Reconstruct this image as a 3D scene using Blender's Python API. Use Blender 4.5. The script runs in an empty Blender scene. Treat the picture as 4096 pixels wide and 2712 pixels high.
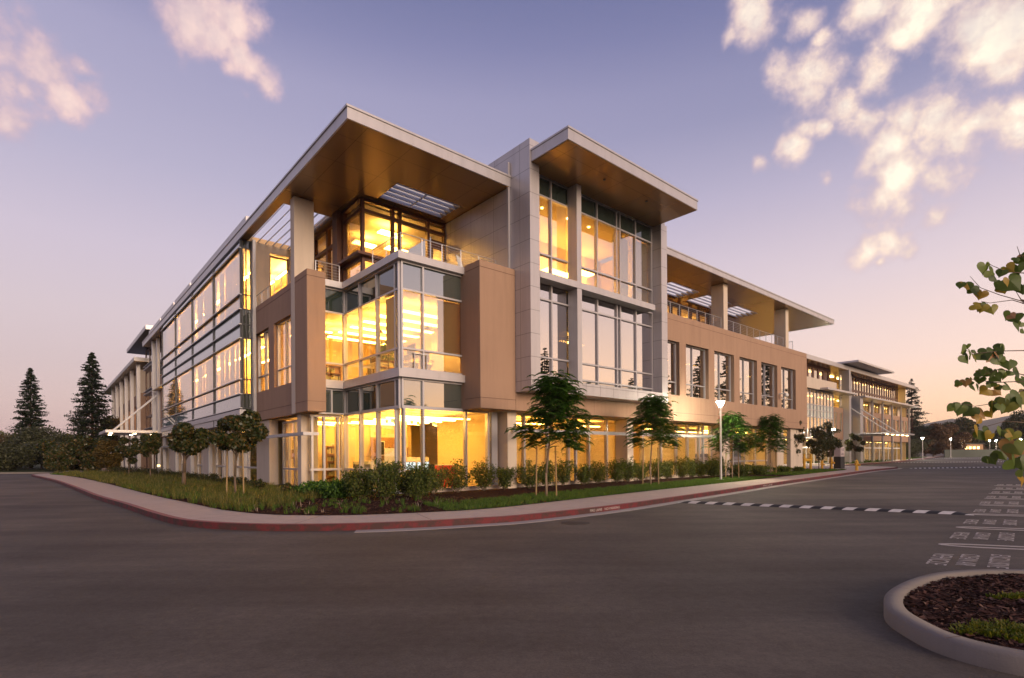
import bpy, bmesh, math, random
import numpy as np
from math import sin, cos, pi, radians
from mathutils import Vector, Matrix
scene = bpy.context.scene
COL = scene.collection
random.seed(7); RNG = np.random.default_rng(11)

# ---------------------------------------------------------------- camera
TH = radians(41.0057)                      # the right facade runs along this heading
U = (cos(TH), sin(TH)); V = (-sin(TH), cos(TH))
def G(s, t, z=0.0): return (s*U[0]+t*V[0], s*U[1]+t*V[1], z)
cd = bpy.data.cameras.new('camera'); cam = bpy.data.objects.new('camera', cd); COL.objects.link(cam)
cd.sensor_width = 36; cd.lens = 2158/4096*36; cd.shift_y = (1819-1356)/4096
cd.clip_start = .05; cd.clip_end = 9000
cam.matrix_world = Matrix.Translation((0, 0, 1.7)) @ Matrix.Rotation(radians(90), 4, 'X') @ Matrix.Rotation(-.007, 4, 'Z')
scene.camera = cam

def lin(c):
    return tuple((x/255/12.92 if x/255 <= .04045 else ((x/255+.055)/1.055)**2.4) for x in c)
# ---------------------------------------------------------------- sky
world = bpy.data.worlds.new('World'); scene.world = world; world.use_nodes = True
wt = world.node_tree; wt.nodes.clear()
class NG:
    def __init__(s, t): s.t = t
    def n(s, typ, **k):
        n = s.t.nodes.new(typ)
        for a, b in k.items():
            if a.startswith('i_'):
                key = a[2:]; key = int(key) if key.isdigit() else key
                if isinstance(b, bpy.types.NodeSocket): s.t.links.new(b, n.inputs[key])
                else: n.inputs[key].default_value = b
            else: setattr(n, a, b)
        return n
    def m(s, op, a, b=None, c=None, clamp=False):
        n = s.t.nodes.new('ShaderNodeMath'); n.operation = op; n.use_clamp = clamp
        for i, x in enumerate((a, b, c)):
            if x is None: continue
            if isinstance(x, bpy.types.NodeSocket): s.t.links.new(x, n.inputs[i])
            else: n.inputs[i].default_value = x
        return n.outputs[0]
    def vm(s, op, a, b=None):
        n = s.t.nodes.new('ShaderNodeVectorMath'); n.operation = op
        for i, x in enumerate((a, b)):
            if x is None: continue
            if isinstance(x, bpy.types.NodeSocket): s.t.links.new(x, n.inputs[i])
            else: n.inputs[i].default_value = x
        return n
    def ramp(s, f, stops, interp='LINEAR'):
        n = s.t.nodes.new('ShaderNodeValToRGB'); cr = n.color_ramp; cr.interpolation = interp
        while len(cr.elements) < len(stops): cr.elements.new(.5)
        for e, (p, c) in zip(cr.elements, stops): e.position = p; e.color = (*c[:3], 1)
        if isinstance(f, bpy.types.NodeSocket): s.t.links.new(f, n.inputs[0])
        return n.outputs[0]
    def mix(s, f, a, b, blend='MIX'):
        n = s.t.nodes.new('ShaderNodeMix'); n.data_type = 'RGBA'; n.blend_type = blend
        for i, x in ((0, f), (6, a), (7, b)):
            if isinstance(x, bpy.types.NodeSocket): s.t.links.new(x, n.inputs[i])
            else: n.inputs[i].default_value = x if i == 0 else (*x[:3], 1)
        return n.outputs[2]
w = NG(wt)
tc = w.n('ShaderNodeTexCoord').outputs['Generated']
sep = w.n('ShaderNodeSeparateXYZ', i_0=tc)
el = w.m('MAXIMUM', sep.outputs[2], 0.0)
hl = w.m('SQRT', w.m('ADD', w.m('MULTIPLY', sep.outputs[0], sep.outputs[0]), w.m('MULTIPLY', sep.outputs[1], sep.outputs[1])))
ca = w.m('DIVIDE', sep.outputs[0], w.m('MAXIMUM', hl, .001))        # +1 towards the afterglow on the right
wa = w.m('POWER', w.m('MULTIPLY_ADD', ca, .5, .5, clamp=True), 1.6)
cool = w.ramp(el, [(0.0, tuple(1.25*c for c in lin((196, 170, 172)))), (.14, lin((202, 181, 189))), (.21, lin((204, 186, 196))), (.31, lin((198, 184, 202))), (.42, lin((176, 169, 195))), (.545, lin((160, 155, 187))), (.60, lin((134, 133, 172))), (.66, lin((108, 112, 154))), (1, lin((80, 84, 128)))])
warm = w.ramp(el, [(0.0, tuple(1.6*c for c in lin((255, 186, 108)))), (.05, tuple(1.4*c for c in lin((255, 204, 150)))), (.14, tuple(1.1*c for c in lin((252, 218, 200)))), (.27, lin((226, 206, 210))), (.40, lin((180, 170, 194))), (.50, lin((124, 126, 164))), (.62, lin((96, 102, 148))), (1, lin((80, 84, 128)))])
sky = w.mix(wa, cool, warm)
# clouds: drifting puffs given by their directions in the sky
def dirpx(x, y): return Vector(((x-1184)/1247.6, 1.0, (1052-y)/1247.6)).normalized()
BL = []
for x, y, r in [(215,30,75),(240,60,60),(150,110,35),(400,60,30),(440,125,22),(600,20,50),(760,30,80),(900,60,110),(1000,130,80),(1000,220,50),(690,110,30),(1040,60,80),
    (350,250,62),(430,220,62),(400,300,60),(500,330,55),(610,240,58),(570,370,48),(500,185,25),(390,410,28),(350,460,38),(430,410,24),(260,495,22),(455,550,28),
    (700,360,60),(820,350,90),(850,430,72),(930,370,50),(790,440,60),(650,440,60),(700,520,92),(800,540,60),(570,505,32),(640,590,80),(720,610,70),(560,610,48),(790,650,38),(580,755,52),(660,735,52),(620,790,22),(700,760,28),(1020,420,46),(1035,350,38)]:
    BL.append(((2700+x/.7464)/1.7297, y/.7464/1.7297, r/.7464/2158*.78))
for x, y, r in [(30,110,62),(100,120,60),(150,155,40),(200,160,25),(20,190,45),(60,200,30),(150,215,33),(210,215,22),(30,275,42),(60,290,20),(-45,140,70),
    (430,30,60),(520,30,55),(590,50,28),(400,10,40),(480,80,42),(540,130,34),(580,160,34),(600,190,24),(550,210,13),(520,160,22),(470,-40,70)]:
    BL.append((x, y, r/1247*.80))
blob = None
wob = w.n('ShaderNodeTexNoise', i_Vector=tc, i_Scale=6.0, i_Detail=3.0)
tcw = w.vm('ADD', tc, w.vm('MULTIPLY', w.vm('SUBTRACT', wob.outputs['Color'], (.5, .5, .5)).outputs[0], (.075, .075, .05)).outputs[0]).outputs[0]
for (x, y, r) in BL:
    d = w.vm('DISTANCE', tcw, tuple(dirpx(x, y))).outputs['Value']
    f = w.m('MULTIPLY_ADD', d, -1.0/(r*1.5), 1.0)
    blob = f if blob is None else w.m('SMOOTH_MAX', blob, f, .12)
fb = w.n('ShaderNodeTexNoise', i_Vector=tc, i_Scale=10.0, i_Detail=12.0, i_Roughness=.60)
fb2 = w.n('ShaderNodeTexNoise', i_Vector=w.vm('ADD', tc, (.02,-.005,-.02)).outputs[0], i_Scale=10.0, i_Detail=6.0, i_Roughness=.6)
shd = w.m('MULTIPLY_ADD', w.m('SUBTRACT', fb.outputs[0], fb2.outputs[0]), 3.2, .55, clamp=True)
dn = w.m('ADD', blob, w.m('MULTIPLY', w.m('SUBTRACT', fb.outputs[0], .51), 3.3))
mr = w.n('ShaderNodeMapRange', interpolation_type='SMOOTHSTEP', i_0=dn, i_1=-.05, i_2=.75)
den = mr.outputs[0]
cl_r = w.ramp(dn, [(0.0, lin((200, 178, 190))), (.35, lin((226, 198, 196))), (.7, lin((252, 226, 206))), (1, tuple(1.12*c for c in lin((255, 240, 216))))])
cl_l = w.ramp(dn, [(0.0, lin((180, 160, 186))), (.35, lin((210, 178, 190))), (.8, lin((238, 204, 198))), (1, lin((246, 214, 204)))])
cl = w.mix(w.m('MULTIPLY_ADD', ca, .9, .45, clamp=True), cl_l, cl_r)
cl = w.mix(w.m('MULTIPLY', w.m('SUBTRACT', 1.0, shd), .55), cl, lin((168, 152, 176)))
sky = w.mix(w.m('MULTIPLY', den, .95), sky, cl)
# afterglow low over the ridge to the right of the view
gl = w.m('POWER', w.m('MULTIPLY_ADD', ca, .5, .5, clamp=True), 5.0)
ge = w.m('POWER', w.m('SUBTRACT', 1.0, el), 7.0)
glow = w.m('MULTIPLY', gl, ge)
bg1 = w.n('ShaderNodeBackground', i_0=sky, i_1=1.0)
bg2 = w.n('ShaderNodeBackground', i_0=(1.0, .62, .38, 1), i_1=w.m('MULTIPLY', glow, .14))
ns = w.n('ShaderNodeTexSky', sky_type='NISHITA'); ns.sun_disc = False; ns.sun_elevation = radians(1.5); ns.sun_rotation = radians(100)
bg3 = w.n('ShaderNodeBackground', i_0=ns.outputs[0], i_1=.05)
a1 = w.n('ShaderNodeAddShader', i_0=bg1.outputs[0], i_1=bg2.outputs[0])
a2 = w.n('ShaderNodeAddShader', i_0=a1.outputs[0], i_1=bg3.outputs[0])
w.n('ShaderNodeOutputWorld', i_Surface=a2.outputs[0])
world.cycles.sampling_method = 'MANUAL'; world.cycles.sample_map_resolution = 512
# the last of the sun, soft and low, from the right and behind the camera
sd = bpy.data.lights.new('sun', 'SUN'); sun = bpy.data.objects.new('sun', sd); COL.objects.link(sun)
sd.energy = 3.5; sd.angle = radians(28); sd.color = (1, .76, .56)
sun.rotation_euler = Vector((-.75, .9, -.25)).to_track_quat('-Z', 'Y').to_euler(); sun.location = (50, -60, 30)
scene.view_settings.view_transform = 'Standard'; scene.view_settings.look = 'None'
scene.view_settings.exposure = .12; scene.view_settings.gamma = 1
cy = scene.cycles
cy.use_denoising = True; cy.max_bounces = 6; cy.diffuse_bounces = 3; cy.glossy_bounces = 4; cy.transparent_max_bounces = 24
cy.transmission_bounces = 4; cy.caustics_reflective = False; cy.caustics_refractive = False; cy.sample_clamp_indirect = 6; cy.use_light_tree = True

# ---------------------------------------------------------------- materials
MATS = {}
def material(name, base=(.5,.5,.5), rough=.6, metal=0.0, spec=.5, noise=0.0, nscale=8.0, bump=0.0, bscale=60.0, fn=None):
    m = bpy.data.materials.new(name); m.use_nodes = True; m.node_tree.nodes.clear(); g = NG(m.node_tree)
    out = g.n('ShaderNodeOutputMaterial'); p = g.n('ShaderNodeBsdfPrincipled')
    p.inputs['Base Color'].default_value = (*base, 1); p.inputs['Roughness'].default_value = rough
    p.inputs['Metallic'].default_value = metal; p.inputs['Specular IOR Level'].default_value = spec
    m.node_tree.links.new(p.outputs[0], out.inputs[0])
    oc = g.n('ShaderNodeTexCoord').outputs['Object']
    if noise:
        nz = g.n('ShaderNodeTexNoise', i_Vector=oc, i_Scale=nscale, i_Detail=6.0, i_Roughness=.6)
        v = g.m('MULTIPLY_ADD', nz.outputs[0], 2*noise, 1-noise)
        mx = g.mix(1.0, base, v, 'MULTIPLY'); g.t.links.new(mx, p.inputs['Base Color'])
    if name in ('stucco','stucco_plain','tower_panel','fascia','concrete','cream','kerb_grey'):
        mp = g.n('ShaderNodeMapping', i_Vector=oc); mp.inputs['Scale'].default_value = (2.2,2.2,.22)
        st = g.n('ShaderNodeTexNoise', i_Vector=mp.outputs[0], i_Scale=1.3, i_Detail=7.0, i_Roughness=.7)
        sv_ = g.m('MULTIPLY_ADD', g.n('ShaderNodeMapRange', i_0=st.outputs[0], i_1=.45, i_2=.75).outputs[0], -.16, 1.0)
        src = p.inputs['Base Color'].links[0].from_socket if p.inputs['Base Color'].links else base
        g.t.links.new(g.mix(1.0, src, sv_, 'MULTIPLY'), p.inputs['Base Color'])
    if bump:
        nb = g.n('ShaderNodeTexNoise', i_Vector=oc, i_Scale=bscale, i_Detail=4.0)
        b = g.n('ShaderNodeBump', i_Strength=bump, i_Distance=.02, i_Height=nb.outputs[0]); g.t.links.new(b.outputs[0], p.inputs['Normal'])
    if fn: fn(g, p, out, oc)
    MATS[name] = m; return m
def emis(name, col, st):
    m = bpy.data.materials.new(name); m.use_nodes = True; m.node_tree.nodes.clear(); g = NG(m.node_tree)
    e = g.n('ShaderNodeEmission', i_0=(*col, 1), i_1=st); g.n('ShaderNodeOutputMaterial', i_0=e.outputs[0]); MATS[name] = m; return m
def glass(name, tint, r0, wav=.0, rough=0.0, gcol=(1,1,1)):
    m = bpy.data.materials.new(name); m.use_nodes = True; m.node_tree.nodes.clear(); g = NG(m.node_tree)
    tr = g.n('ShaderNodeBsdfTransparent', i_0=(*tint, 1)); gl = g.n('ShaderNodeBsdfGlossy', i_0=(*gcol, 1), i_Roughness=rough)
    lw = g.n('ShaderNodeLayerWeight', i_Blend=.5)
    f = g.m('MULTIPLY_ADD', g.m('POWER', lw.outputs['Facing'], 3.5), 1-r0, r0, clamp=True)
    if wav:
        nb = g.n('ShaderNodeTexNoise', i_Vector=g.n('ShaderNodeTexCoord').outputs['Object'], i_Scale=.9, i_Detail=2.0)
        b = g.n('ShaderNodeBump', i_Strength=wav, i_Distance=.02, i_Height=nb.outputs[0]); g.t.links.new(b.outputs[0], gl.inputs['Normal'])
    mx = g.n('ShaderNodeMixShader', i_0=f, i_1=tr.outputs[0], i_2=gl.outputs[0]); g.n('ShaderNodeOutputMaterial', i_0=mx.outputs[0])
    MATS[name] = m; return m
def spandrel(name, base, r0):
    m = bpy.data.materials.new(name); m.use_nodes = True; m.node_tree.nodes.clear(); g = NG(m.node_tree)
    tr = g.n('ShaderNodeBsdfDiffuse', i_0=(*base, 1)); gl = g.n('ShaderNodeBsdfGlossy', i_0=(1,1,1,1), i_Roughness=.02)
    lw = g.n('ShaderNodeLayerWeight', i_Blend=.5)
    f = g.m('MULTIPLY_ADD', g.m('POWER', lw.outputs['Facing'], 3.5), 1-r0, r0, clamp=True)
    nb = g.n('ShaderNodeTexNoise', i_Vector=g.n('ShaderNodeTexCoord').outputs['Object'], i_Scale=.9, i_Detail=2.0)
    b = g.n('ShaderNodeBump', i_Strength=.04, i_Distance=.02, i_Height=nb.outputs[0]); g.t.links.new(b.outputs[0], gl.inputs['Normal'])
    mx = g.n('ShaderNodeMixShader', i_0=f, i_1=tr.outputs[0], i_2=gl.outputs[0]); g.n('ShaderNodeOutputMaterial', i_0=mx.outputs[0])
    MATS[name] = m; return m
M = MATS
def joints(ps, pt, pz, oz=0.0, w_=.022, dark=.45):
    # panel joints of the cladding: thin grooves at regular spacing
    def f(g, p, out, oc):
        sx = g.n('ShaderNodeSeparateXYZ', i_0=oc); acc = None
        for i, per in enumerate((ps, pt, pz)):
            if not per: continue
            x = g.m('ADD', sx.outputs[i], 100*per + (oz if i == 2 else 0.0))
            fr = g.m('FRACT', g.m('DIVIDE', x, per)); l = g.m('LESS_THAN', fr, w_/per)
            acc = l if acc is None else g.m('MAXIMUM', acc, l)
        src = p.inputs['Base Color'].links[0].from_socket if p.inputs['Base Color'].links else None
        base = src if src else tuple(p.inputs['Base Color'].default_value)[:3]
        dk = g.mix(1.0, base, (dark, dark, dark), 'MULTIPLY')
        g.t.links.new(g.mix(acc, base, dk), p.inputs['Base Color'])
    return f
material('fascia', (.50,.47,.47), .38, .35, noise=.06, nscale=.6)
material('soffit', (.31,.19,.085), .25, .35, spec=.6, noise=.08, nscale=.5, fn=joints(1.9, 1.9, 0, w_=.022, dark=.4))
material('tower_panel', (.50,.47,.475), .36, .35, noise=.05, nscale=.5, fn=joints(0, 1.75, 1.02, .3))
material('grey_metal', (.42,.41,.43), .4, .5, noise=.05, nscale=1.5)
material('mullion', (.46,.44,.45), .4, .5)
material('mullion_dark', (.05,.05,.055), .45, .3)
material('stucco', (.365,.235,.16), .85, 0, .2, noise=.07, nscale=.7, bump=.25, bscale=45, fn=joints(3.45, 3.3, 0, w_=.02, dark=.72))
material('stucco_plain', (.365,.235,.16), .85, 0, .2, noise=.07, nscale=.7, bump=.25, bscale=45)
material('joint', (.16,.09,.06), .9)
material('cream', (.60,.50,.40), .8, 0, .2, noise=.05, nscale=.8, bump=.1)
material('bronze', (.085,.028,.014), .4, .2, .5)
material('wall_in', (.80,.63,.34), .8)
material('wall_brown', (.30,.17,.09), .7)
material('ceiling_in', (.80,.70,.50), .8)
material('floor_in', (.22,.19,.16), .5, noise=.1)
material('concrete', (.50,.40,.335), .85, 0, .25, noise=.09, nscale=.5, bump=.12, bscale=90)
material('dark', (.015,.015,.017), .5)
material('white', (.72,.70,.66), .5)
material('red', (.55,.03,.02), .5)
material('screen_frame', (.5,.5,.5), .4)
emis('strip', (1.0, .54, .12), 38.0); emis('strip2', (1.0, .56, .14), 38.0); emis('strip3', (1.0, .56, .15), 100.0); emis('strip_far', (1.0, .64, .2), 20.0); emis('downlight', (1, .66, .28), 30.0)
emis('screen', (.75,.85,1.0), 1.6); emis('lamp', (1.0,.90,.66), 1000.0); emis('exit_green', (.02,.9,.2), 1.5)
emis('warm_low', (1.0,.62,.22), 5.0)
glass('glass_clear', (.93,.90,.80), .07, .02)
glass('glass_mid', (.84,.78,.66), .30, .04)
glass('glass_refl', (.34,.32,.28), .66, .035, gcol=(.98,.94,.90))
glass('glass_left', (.88,.83,.72), .12, .05, .03)
spandrel('span_dark', (.035,.05,.042), .12)
spandrel('span_r', (.05,.075,.065), .42)
spandrel('span_l', (.27,.35,.36), .16)

# ---------------------------------------------------------------- builders
class MB:
    def __init__(s, o=(0,0,0)): s.v = []; s.f = []; s.o = o; s.mi = []; s.cur = 0
    def add(s, vs, fs):
        n = len(s.v); s.v += [(a-s.o[0], b-s.o[1], c-s.o[2]) for a, b, c in vs]
        s.f += [tuple(n+i for i in f) for f in fs]; s.mi += [s.cur]*len(fs)
    def box(s, x0, x1, y0, y1, z0, z1):
        if x1 < x0: x0, x1 = x1, x0
        if y1 < y0: y0, y1 = y1, y0
        s.add([(x0,y0,z0),(x1,y0,z0),(x1,y1,z0),(x0,y1,z0),(x0,y0,z1),(x1,y0,z1),(x1,y1,z1),(x0,y1,z1)],
              [(0,3,2,1),(4,5,6,7),(0,1,5,4),(1,2,6,5),(2,3,7,6),(3,0,4,7)])
        return s
    def tube(s, p, q, r, n=8, r2=None, cap=True):
        p = Vector(p); q = Vector(q); d = (q-p); 
        if d.length < 1e-6: return s
        d.normalize(); a = d.orthogonal().normalized(); b = d.cross(a); r2 = r if r2 is None else r2
        vs = []
        for c, rr in ((p, r), (q, r2)):
            for i in range(n):
                t = 2*pi*i/n; x = c + a*(rr*cos(t)) + b*(rr*sin(t)); vs.append(tuple(x))
        fs = [(i, (i+1)%n, n+(i+1)%n, n+i) for i in range(n)]
        if cap: fs += [tuple(range(n-1,-1,-1)), tuple(range(n, 2*n))]
        s.add(vs, fs); return s
    def lathe(s, c, prof, n=16):
        vs = []; 
        for (r, z) in prof:
            for i in range(n): t = 2*pi*i/n; vs.append((c[0]+r*cos(t), c[1]+r*sin(t), c[2]+z))
        fs = []
        for k in range(len(prof)-1):
            for i in range(n): fs.append((k*n+i, k*n+(i+1)%n, (k+1)*n+(i+1)%n, (k+1)*n+i))
        fs += [tuple(range(n-1,-1,-1)), tuple(range((len(prof)-1)*n, len(prof)*n))]
        s.add(vs, fs); return s
    def prism(s, poly, z0, z1):
        n = len(poly); vs = [(x,y,z0) for x,y in poly]+[(x,y,z1) for x,y in poly]
        s.add(vs, [tuple(range(n-1,-1,-1)), tuple(range(n,2*n))]+[(i,(i+1)%n,n+(i+1)%n,n+i) for i in range(n)]); return s
    def build(s, name, mat, parent=None, smooth=False, loc=None, rz=0):
        me = bpy.data.meshes.new(name); me.from_pydata(s.v, [], s.f)
        for m_ in (mat if isinstance(mat, (list, tuple)) else [mat]): me.materials.append(M[m_] if isinstance(m_, str) else m_)
        if any(s.mi): me.polygons.foreach_set('material_index', s.mi)
        if smooth: me.polygons.foreach_set('use_smooth', [True]*len(me.polygons))
        me.validate(); me.update()
        bm = bmesh.new(); bm.from_mesh(me); bmesh.ops.recalc_face_normals(bm, faces=bm.faces); bm.to_mesh(me); bm.free()
        o = bpy.data.objects.new(name, me); COL.objects.link(o)
        if parent: o.parent = parent
        if loc: o.location = loc
        if rz: o.rotation_euler = (0,0,rz)
        return o
def tag(o, label=None, cat=None, group=None, kind=None):
    for k, v_ in (('label',label),('category',cat),('group',group),('kind',kind)):
        if v_: o[k] = v_
    return o
def empty(name, loc, rz=0, label=None, cat=None, group=None):
    o = bpy.data.objects.new(name, None); COL.objects.link(o); o.location = loc; o.rotation_euler = (0,0,rz); o.empty_display_size = .3
    return tag(o, label, cat, group)
def copy_tree(o, parent=None):
    c = o.copy(); COL.objects.link(c); c.parent = parent
    for ch in o.children: copy_tree(ch, c)
    return c
def bevel(o, w_=.02, seg=2):
    m_ = o.modifiers.new('bevel', 'BEVEL'); m_.width = w_; m_.segments = seg; m_.limit_method = 'ANGLE'; return o

def frostfn():
    m = bpy.data.materials.new('frost'); m.use_nodes = True; m.node_tree.nodes.clear(); g = NG(m.node_tree)
    d = g.n('ShaderNodeBsdfDiffuse', i_0=(.8,.70,.46,1)); t = g.n('ShaderNodeBsdfTranslucent', i_0=(.95,.86,.60,1))
    g.n('ShaderNodeOutputMaterial', i_0=g.n('ShaderNodeMixShader', i_0=.65, i_1=d.outputs[0], i_2=t.outputs[0]).outputs[0]); MATS['frost'] = m
frostfn()
def sheerfn():
    m = bpy.data.materials.new('sheer'); m.use_nodes = True; m.node_tree.nodes.clear(); g = NG(m.node_tree)
    d = g.n('ShaderNodeBsdfDiffuse', i_0=(.72,.70,.66,1)); t = g.n('ShaderNodeBsdfTranslucent', i_0=(.85,.80,.72,1))
    g.n('ShaderNodeOutputMaterial', i_0=g.n('ShaderNodeMixShader', i_0=.5, i_1=d.outputs[0], i_2=t.outputs[0]).outputs[0]); MATS['sheer'] = m
sheerfn()
# ---------------------------------------------------------------- the main office building (frame: s along the right facade, t along the left one)
O1 = (11.0, 19.5, 0.15)
B1 = empty('office_building', G(*O1), TH, 'large tan stucco and glass office building, its deep flat canopy over the lit corner', 'office building')
def nb(): return MB(O1)
def part(mb, name, mat, parent=None): return mb.build(name, mat, parent or B1)
def wall_t(mb, t0, t1, s0, s1, z0, z1, ops):
    # wall in the plane t with rectangular openings (sa, sb, za, zb) sorted along s
    x = s0
    for (a, b, za, zb) in ops:
        if a > x: mb.box(x, a, t0, t1, z0, z1)
        mb.box(a, b, t0, t1, z0, za); mb.box(a, b, t0, t1, zb, z1); x = b
    if x < s1: mb.box(x, s1, t0, t1, z0, z1)
def wall_s(mb, s0, s1, t0, t1, z0, z1, ops):
    x = t0
    for (a, b, za, zb) in ops:
        if a > x: mb.box(s0, s1, x, a, z0, z1)
        mb.box(s0, s1, a, b, z0, za); mb.box(s0, s1, a, b, zb, z1); x = b
    if x < t1: mb.box(s0, s1, x, t1, z0, z1)
def glazing(O, parent, axis, c, a0, a1, vs, hs, rows, fm='mullion', mw=.035, dp=.07, name='window', mh=None):
    f = MB(O); mh = mh or mw
    for v_ in vs:
        if axis == 't': f.box(v_-mw, v_+mw, c-dp-.003, c+dp+.003, hs[0]-mh, hs[-1]+mh)
        else: f.box(c-dp-.003, c+dp+.003, v_-mw, v_+mw, hs[0]-mh, hs[-1]+mh)
    for h in hs:
        if axis == 't': f.box(a0, a1, c-dp, c+dp, h-mh, h+mh-.002)
        else: f.box(c-dp, c+dp, a0, a1, h-mh, h+mh-.002)
    fo = f.build(name, fm, parent)
    i = 0
    while i < len(rows):
        j = i
        while j+1 < len(rows) and rows[j+1] == rows[i]: j += 1
        r = rows[i]; mb = MB(O)
        if axis == 't': mb.box(a0, a1, c-.006, c+.006, hs[i], hs[j+1])
        else: mb.box(c-.006, c+.006, a0, a1, hs[i], hs[j+1])
        mb.build('spandrel' if r.startswith('span') else 'pane', r, fo); i = j+1
    return fo
# --- tan stucco: left wall, right wall, corner blades
mb = nb(); wall_s(mb, 9.0, 9.35, 25.9, 32.35, 3.69, 10.02, [(26.45, 28.95, 5.24, 8.52), (29.82, 32.3, 5.24, 8.52)]); part(mb, 'wall', 'stucco')
mb = nb(); mb.box(8.82, 9.66, 23.85, 25.395, 3.69, 10.0); bevel(part(mb, 'corner_blade', 'stucco_plain'), .03)
mb = nb(); mb.box(14.0, 15.995, 18.1, 19.6, 3.69, 10.0); bevel(part(mb, 'corner_blade', 'stucco_plain'), .03)
WIN_R = [(27.1,29.25),(29.97,32.69),(33.42,36.11),(36.9,39.59),(40.28,43.02),(43.75,46.5)]
mb = nb(); wall_t(mb, 18.05, 18.5, 26.51, 48.8, 3.69, 10.08, [(a,b,5.22,8.47) for a,b in WIN_R]); mb.box(48.35, 48.8, 18.5, 30, 3.69, 10.08)
mb.box(16.0, 26.5, 18.1, 18.5, 3.69, 4.62); part(mb, 'wall', 'stucco')
for z in (9.72, 4.16):
    for bx_ in ((26.52, 48.82, 18.045, 18.06, z, z+.02), (8.99, 9.0, 25.9, 32.35, z, z+.02), (8.812, 9.67, 23.842, 23.86, z-.02, z), (8.812, 8.83, 23.865, 25.39, z-.02, z), (13.992, 16.0, 18.092, 18.11, z-.02, z), (13.992, 14.01, 18.115, 19.2, z-.02, z)):
        q = nb(); q.box(*bx_); part(q, 'wall_joint', 'joint')

for (a, b) in WIN_R:
    m_ = a+(b-a)*.42
    glazing(O1, B1, 't', 18.36, a, b, [a+.03, m_, b-.03], [5.25, 6.05, 8.44], ['glass_refl','glass_refl'], mw=.03)
for (a, b) in ((26.45, 28.95), (29.82, 32.3)):
    glazing(O1, B1, 's', 9.24, a, b, [a+.03, (a+b)/2, b-.03], [5.27, 6.14, 8.49], ['glass_left','glass_left'], mw=.03)
# --- corner glass, three storeys
GR = [3.71, 4.86]; 
hs2 = [5.26, 6.08, 8.49, 9.6]
glazing(O1, B1, 't', 19.5, 11.0, 14.3, [11.03, 12.03, 14.25], hs2, ['glass_mid','glass_mid','span_r'], mw=.04, dp=.09)
glazing(O1, B1, 't', 19.5, 11.0, 15.5, [11.03, 12.0, 14.2], [3.71, 4.84], ['span_r'], mw=.04, dp=.09)
glazing(O1, B1, 't', 19.5, 11.0, 15.5, [11.1, 12.0, 14.2, 15.45], [.17, 3.66], ['glass_clear'], mw=.045, dp=.1)
tl = [19.55, 19.83, 21.47, 23.14, 24.82]
glazing(O1, B1, 's', 11.0, 19.5, 24.85, tl, hs2, ['glass_clear','glass_clear','span_dark'], mw=.04, dp=.09)
glazing(O1, B1, 's', 11.0, 19.5, 24.85, tl, [3.71, 4.84], ['span_dark'], mw=.04, dp=.09)
glazing(O1, B1, 's', 11.0, 19.5, 24.85, tl[1:], [.17, 1.07, 3.66], ['glass_clear','glass_clear'], mw=.045, dp=.1)
glazing(O1, B1, 't', 24.85, 9.66, 10.98, [9.7, 10.94], hs2, ['glass_clear','glass_clear','span_dark'], mw=.04, dp=.09)
glazing(O1, B1, 't', 24.85, 9.66, 10.98, [9.7, 10.3, 10.94], [3.71, 4.84], ['span_dark'], mw=.035, dp=.09)
glazing(O1, B1, 't', 25.2, 9.4, 10.98, [9.5, 10.07, 10.75, 10.95], [.17, 1.07, 3.6], ['glass_clear','glass_clear'], mw=.05, dp=.08)
glazing(O1, B1, 's', 9.75, 26.2, 29.9, [26.3, 27.1, 28.1, 29.0, 29.85], [.17, 1.05, 3.5], ['glass_clear','glass_clear'], mw=.05, dp=.06)
# --- floor edges
def slab_poly(e): return [(10.75+e, 19.2+e), (14.3, 19.2+e), (14.3, 24.9), (16, 24.9), (16, 31), (9.4, 31), (9.4, 26), (9.5, 24.54+e), (10.75+e, 24.54+e)]
mb = nb(); mb.prism(slab_poly(0), 9.63, 9.93); part(mb, 'floor_slab', 'fascia')
mb = nb(); mb.prism(slab_poly(0), 4.88, 5.2); part(mb, 'floor_slab', 'fascia')
# --- piers and columns on the left
mb = nb(); mb.box(8.82, 9.75, 25.4, 25.89, 3.69, 13.75); bevel(part(mb, 'column', 'cream'), .01)
mb = nb(); mb.box(9.15, 9.95, 25.6, 26.1, .15, 3.69); bevel(part(mb, 'column', 'cream'), .01)
mb = nb(); mb.box(8.78, 9.06, 26.12, 26.32, .15, 3.69); mb.box(9.5, 9.8, 24.2, 24.45, .15, 3.0); 
piers = [(30.33,32.6),(37.69,39.58),(43.15,46.46),(49.31,52.99),(55.84,60.43),(62.19,67.26)]
for a, b in piers:
    q = nb(); q.box(9.15, 9.6, a, b, .15, 3.66); part(q, 'pier', 'cream')
pe = [26.1]
tt = [(32.6,37.69),(39.58,43.15),(46.46,49.31),(52.99,55.84),(60.43,62.19)]
for a, b in tt: glazing(O1, B1, 's', 9.42, a, b, [a+.05, (a+b)/2, b-.05], [.17, 1.05, 3.4], ['glass_mid','glass_mid'], mw=.05)
for i, (a, b) in enumerate(tt): q = nb(); q.box(8.85, 9.1, b-.2, b, .15, 3.6); part(q, 'downpipe', 'grey_metal')
# --- light shelf above the ground floor glass
mb = nb(); mb.box(8.6, 8.8, 24.0, 62, 2.63, 2.77); mb.box(8.6, 9.3, 23.8, 24.0, 2.63, 2.77)
for t in np.arange(26, 62, 3.2): mb.box(8.8, 9.15, t, t+.08, 2.66, 2.74)
part(mb, 'light_shelf', 'grey_metal')
mb = nb(); mb.box(15.35, 34.2, 17.55, 17.75, 2.68, 2.84)
for s in (16.2, 21.1, 25.4, 29.5, 34.0): mb.box(s, s+.08, 17.75, 19.4, 2.71, 2.8)
part(mb, 'light_shelf', 'fascia')
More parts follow.
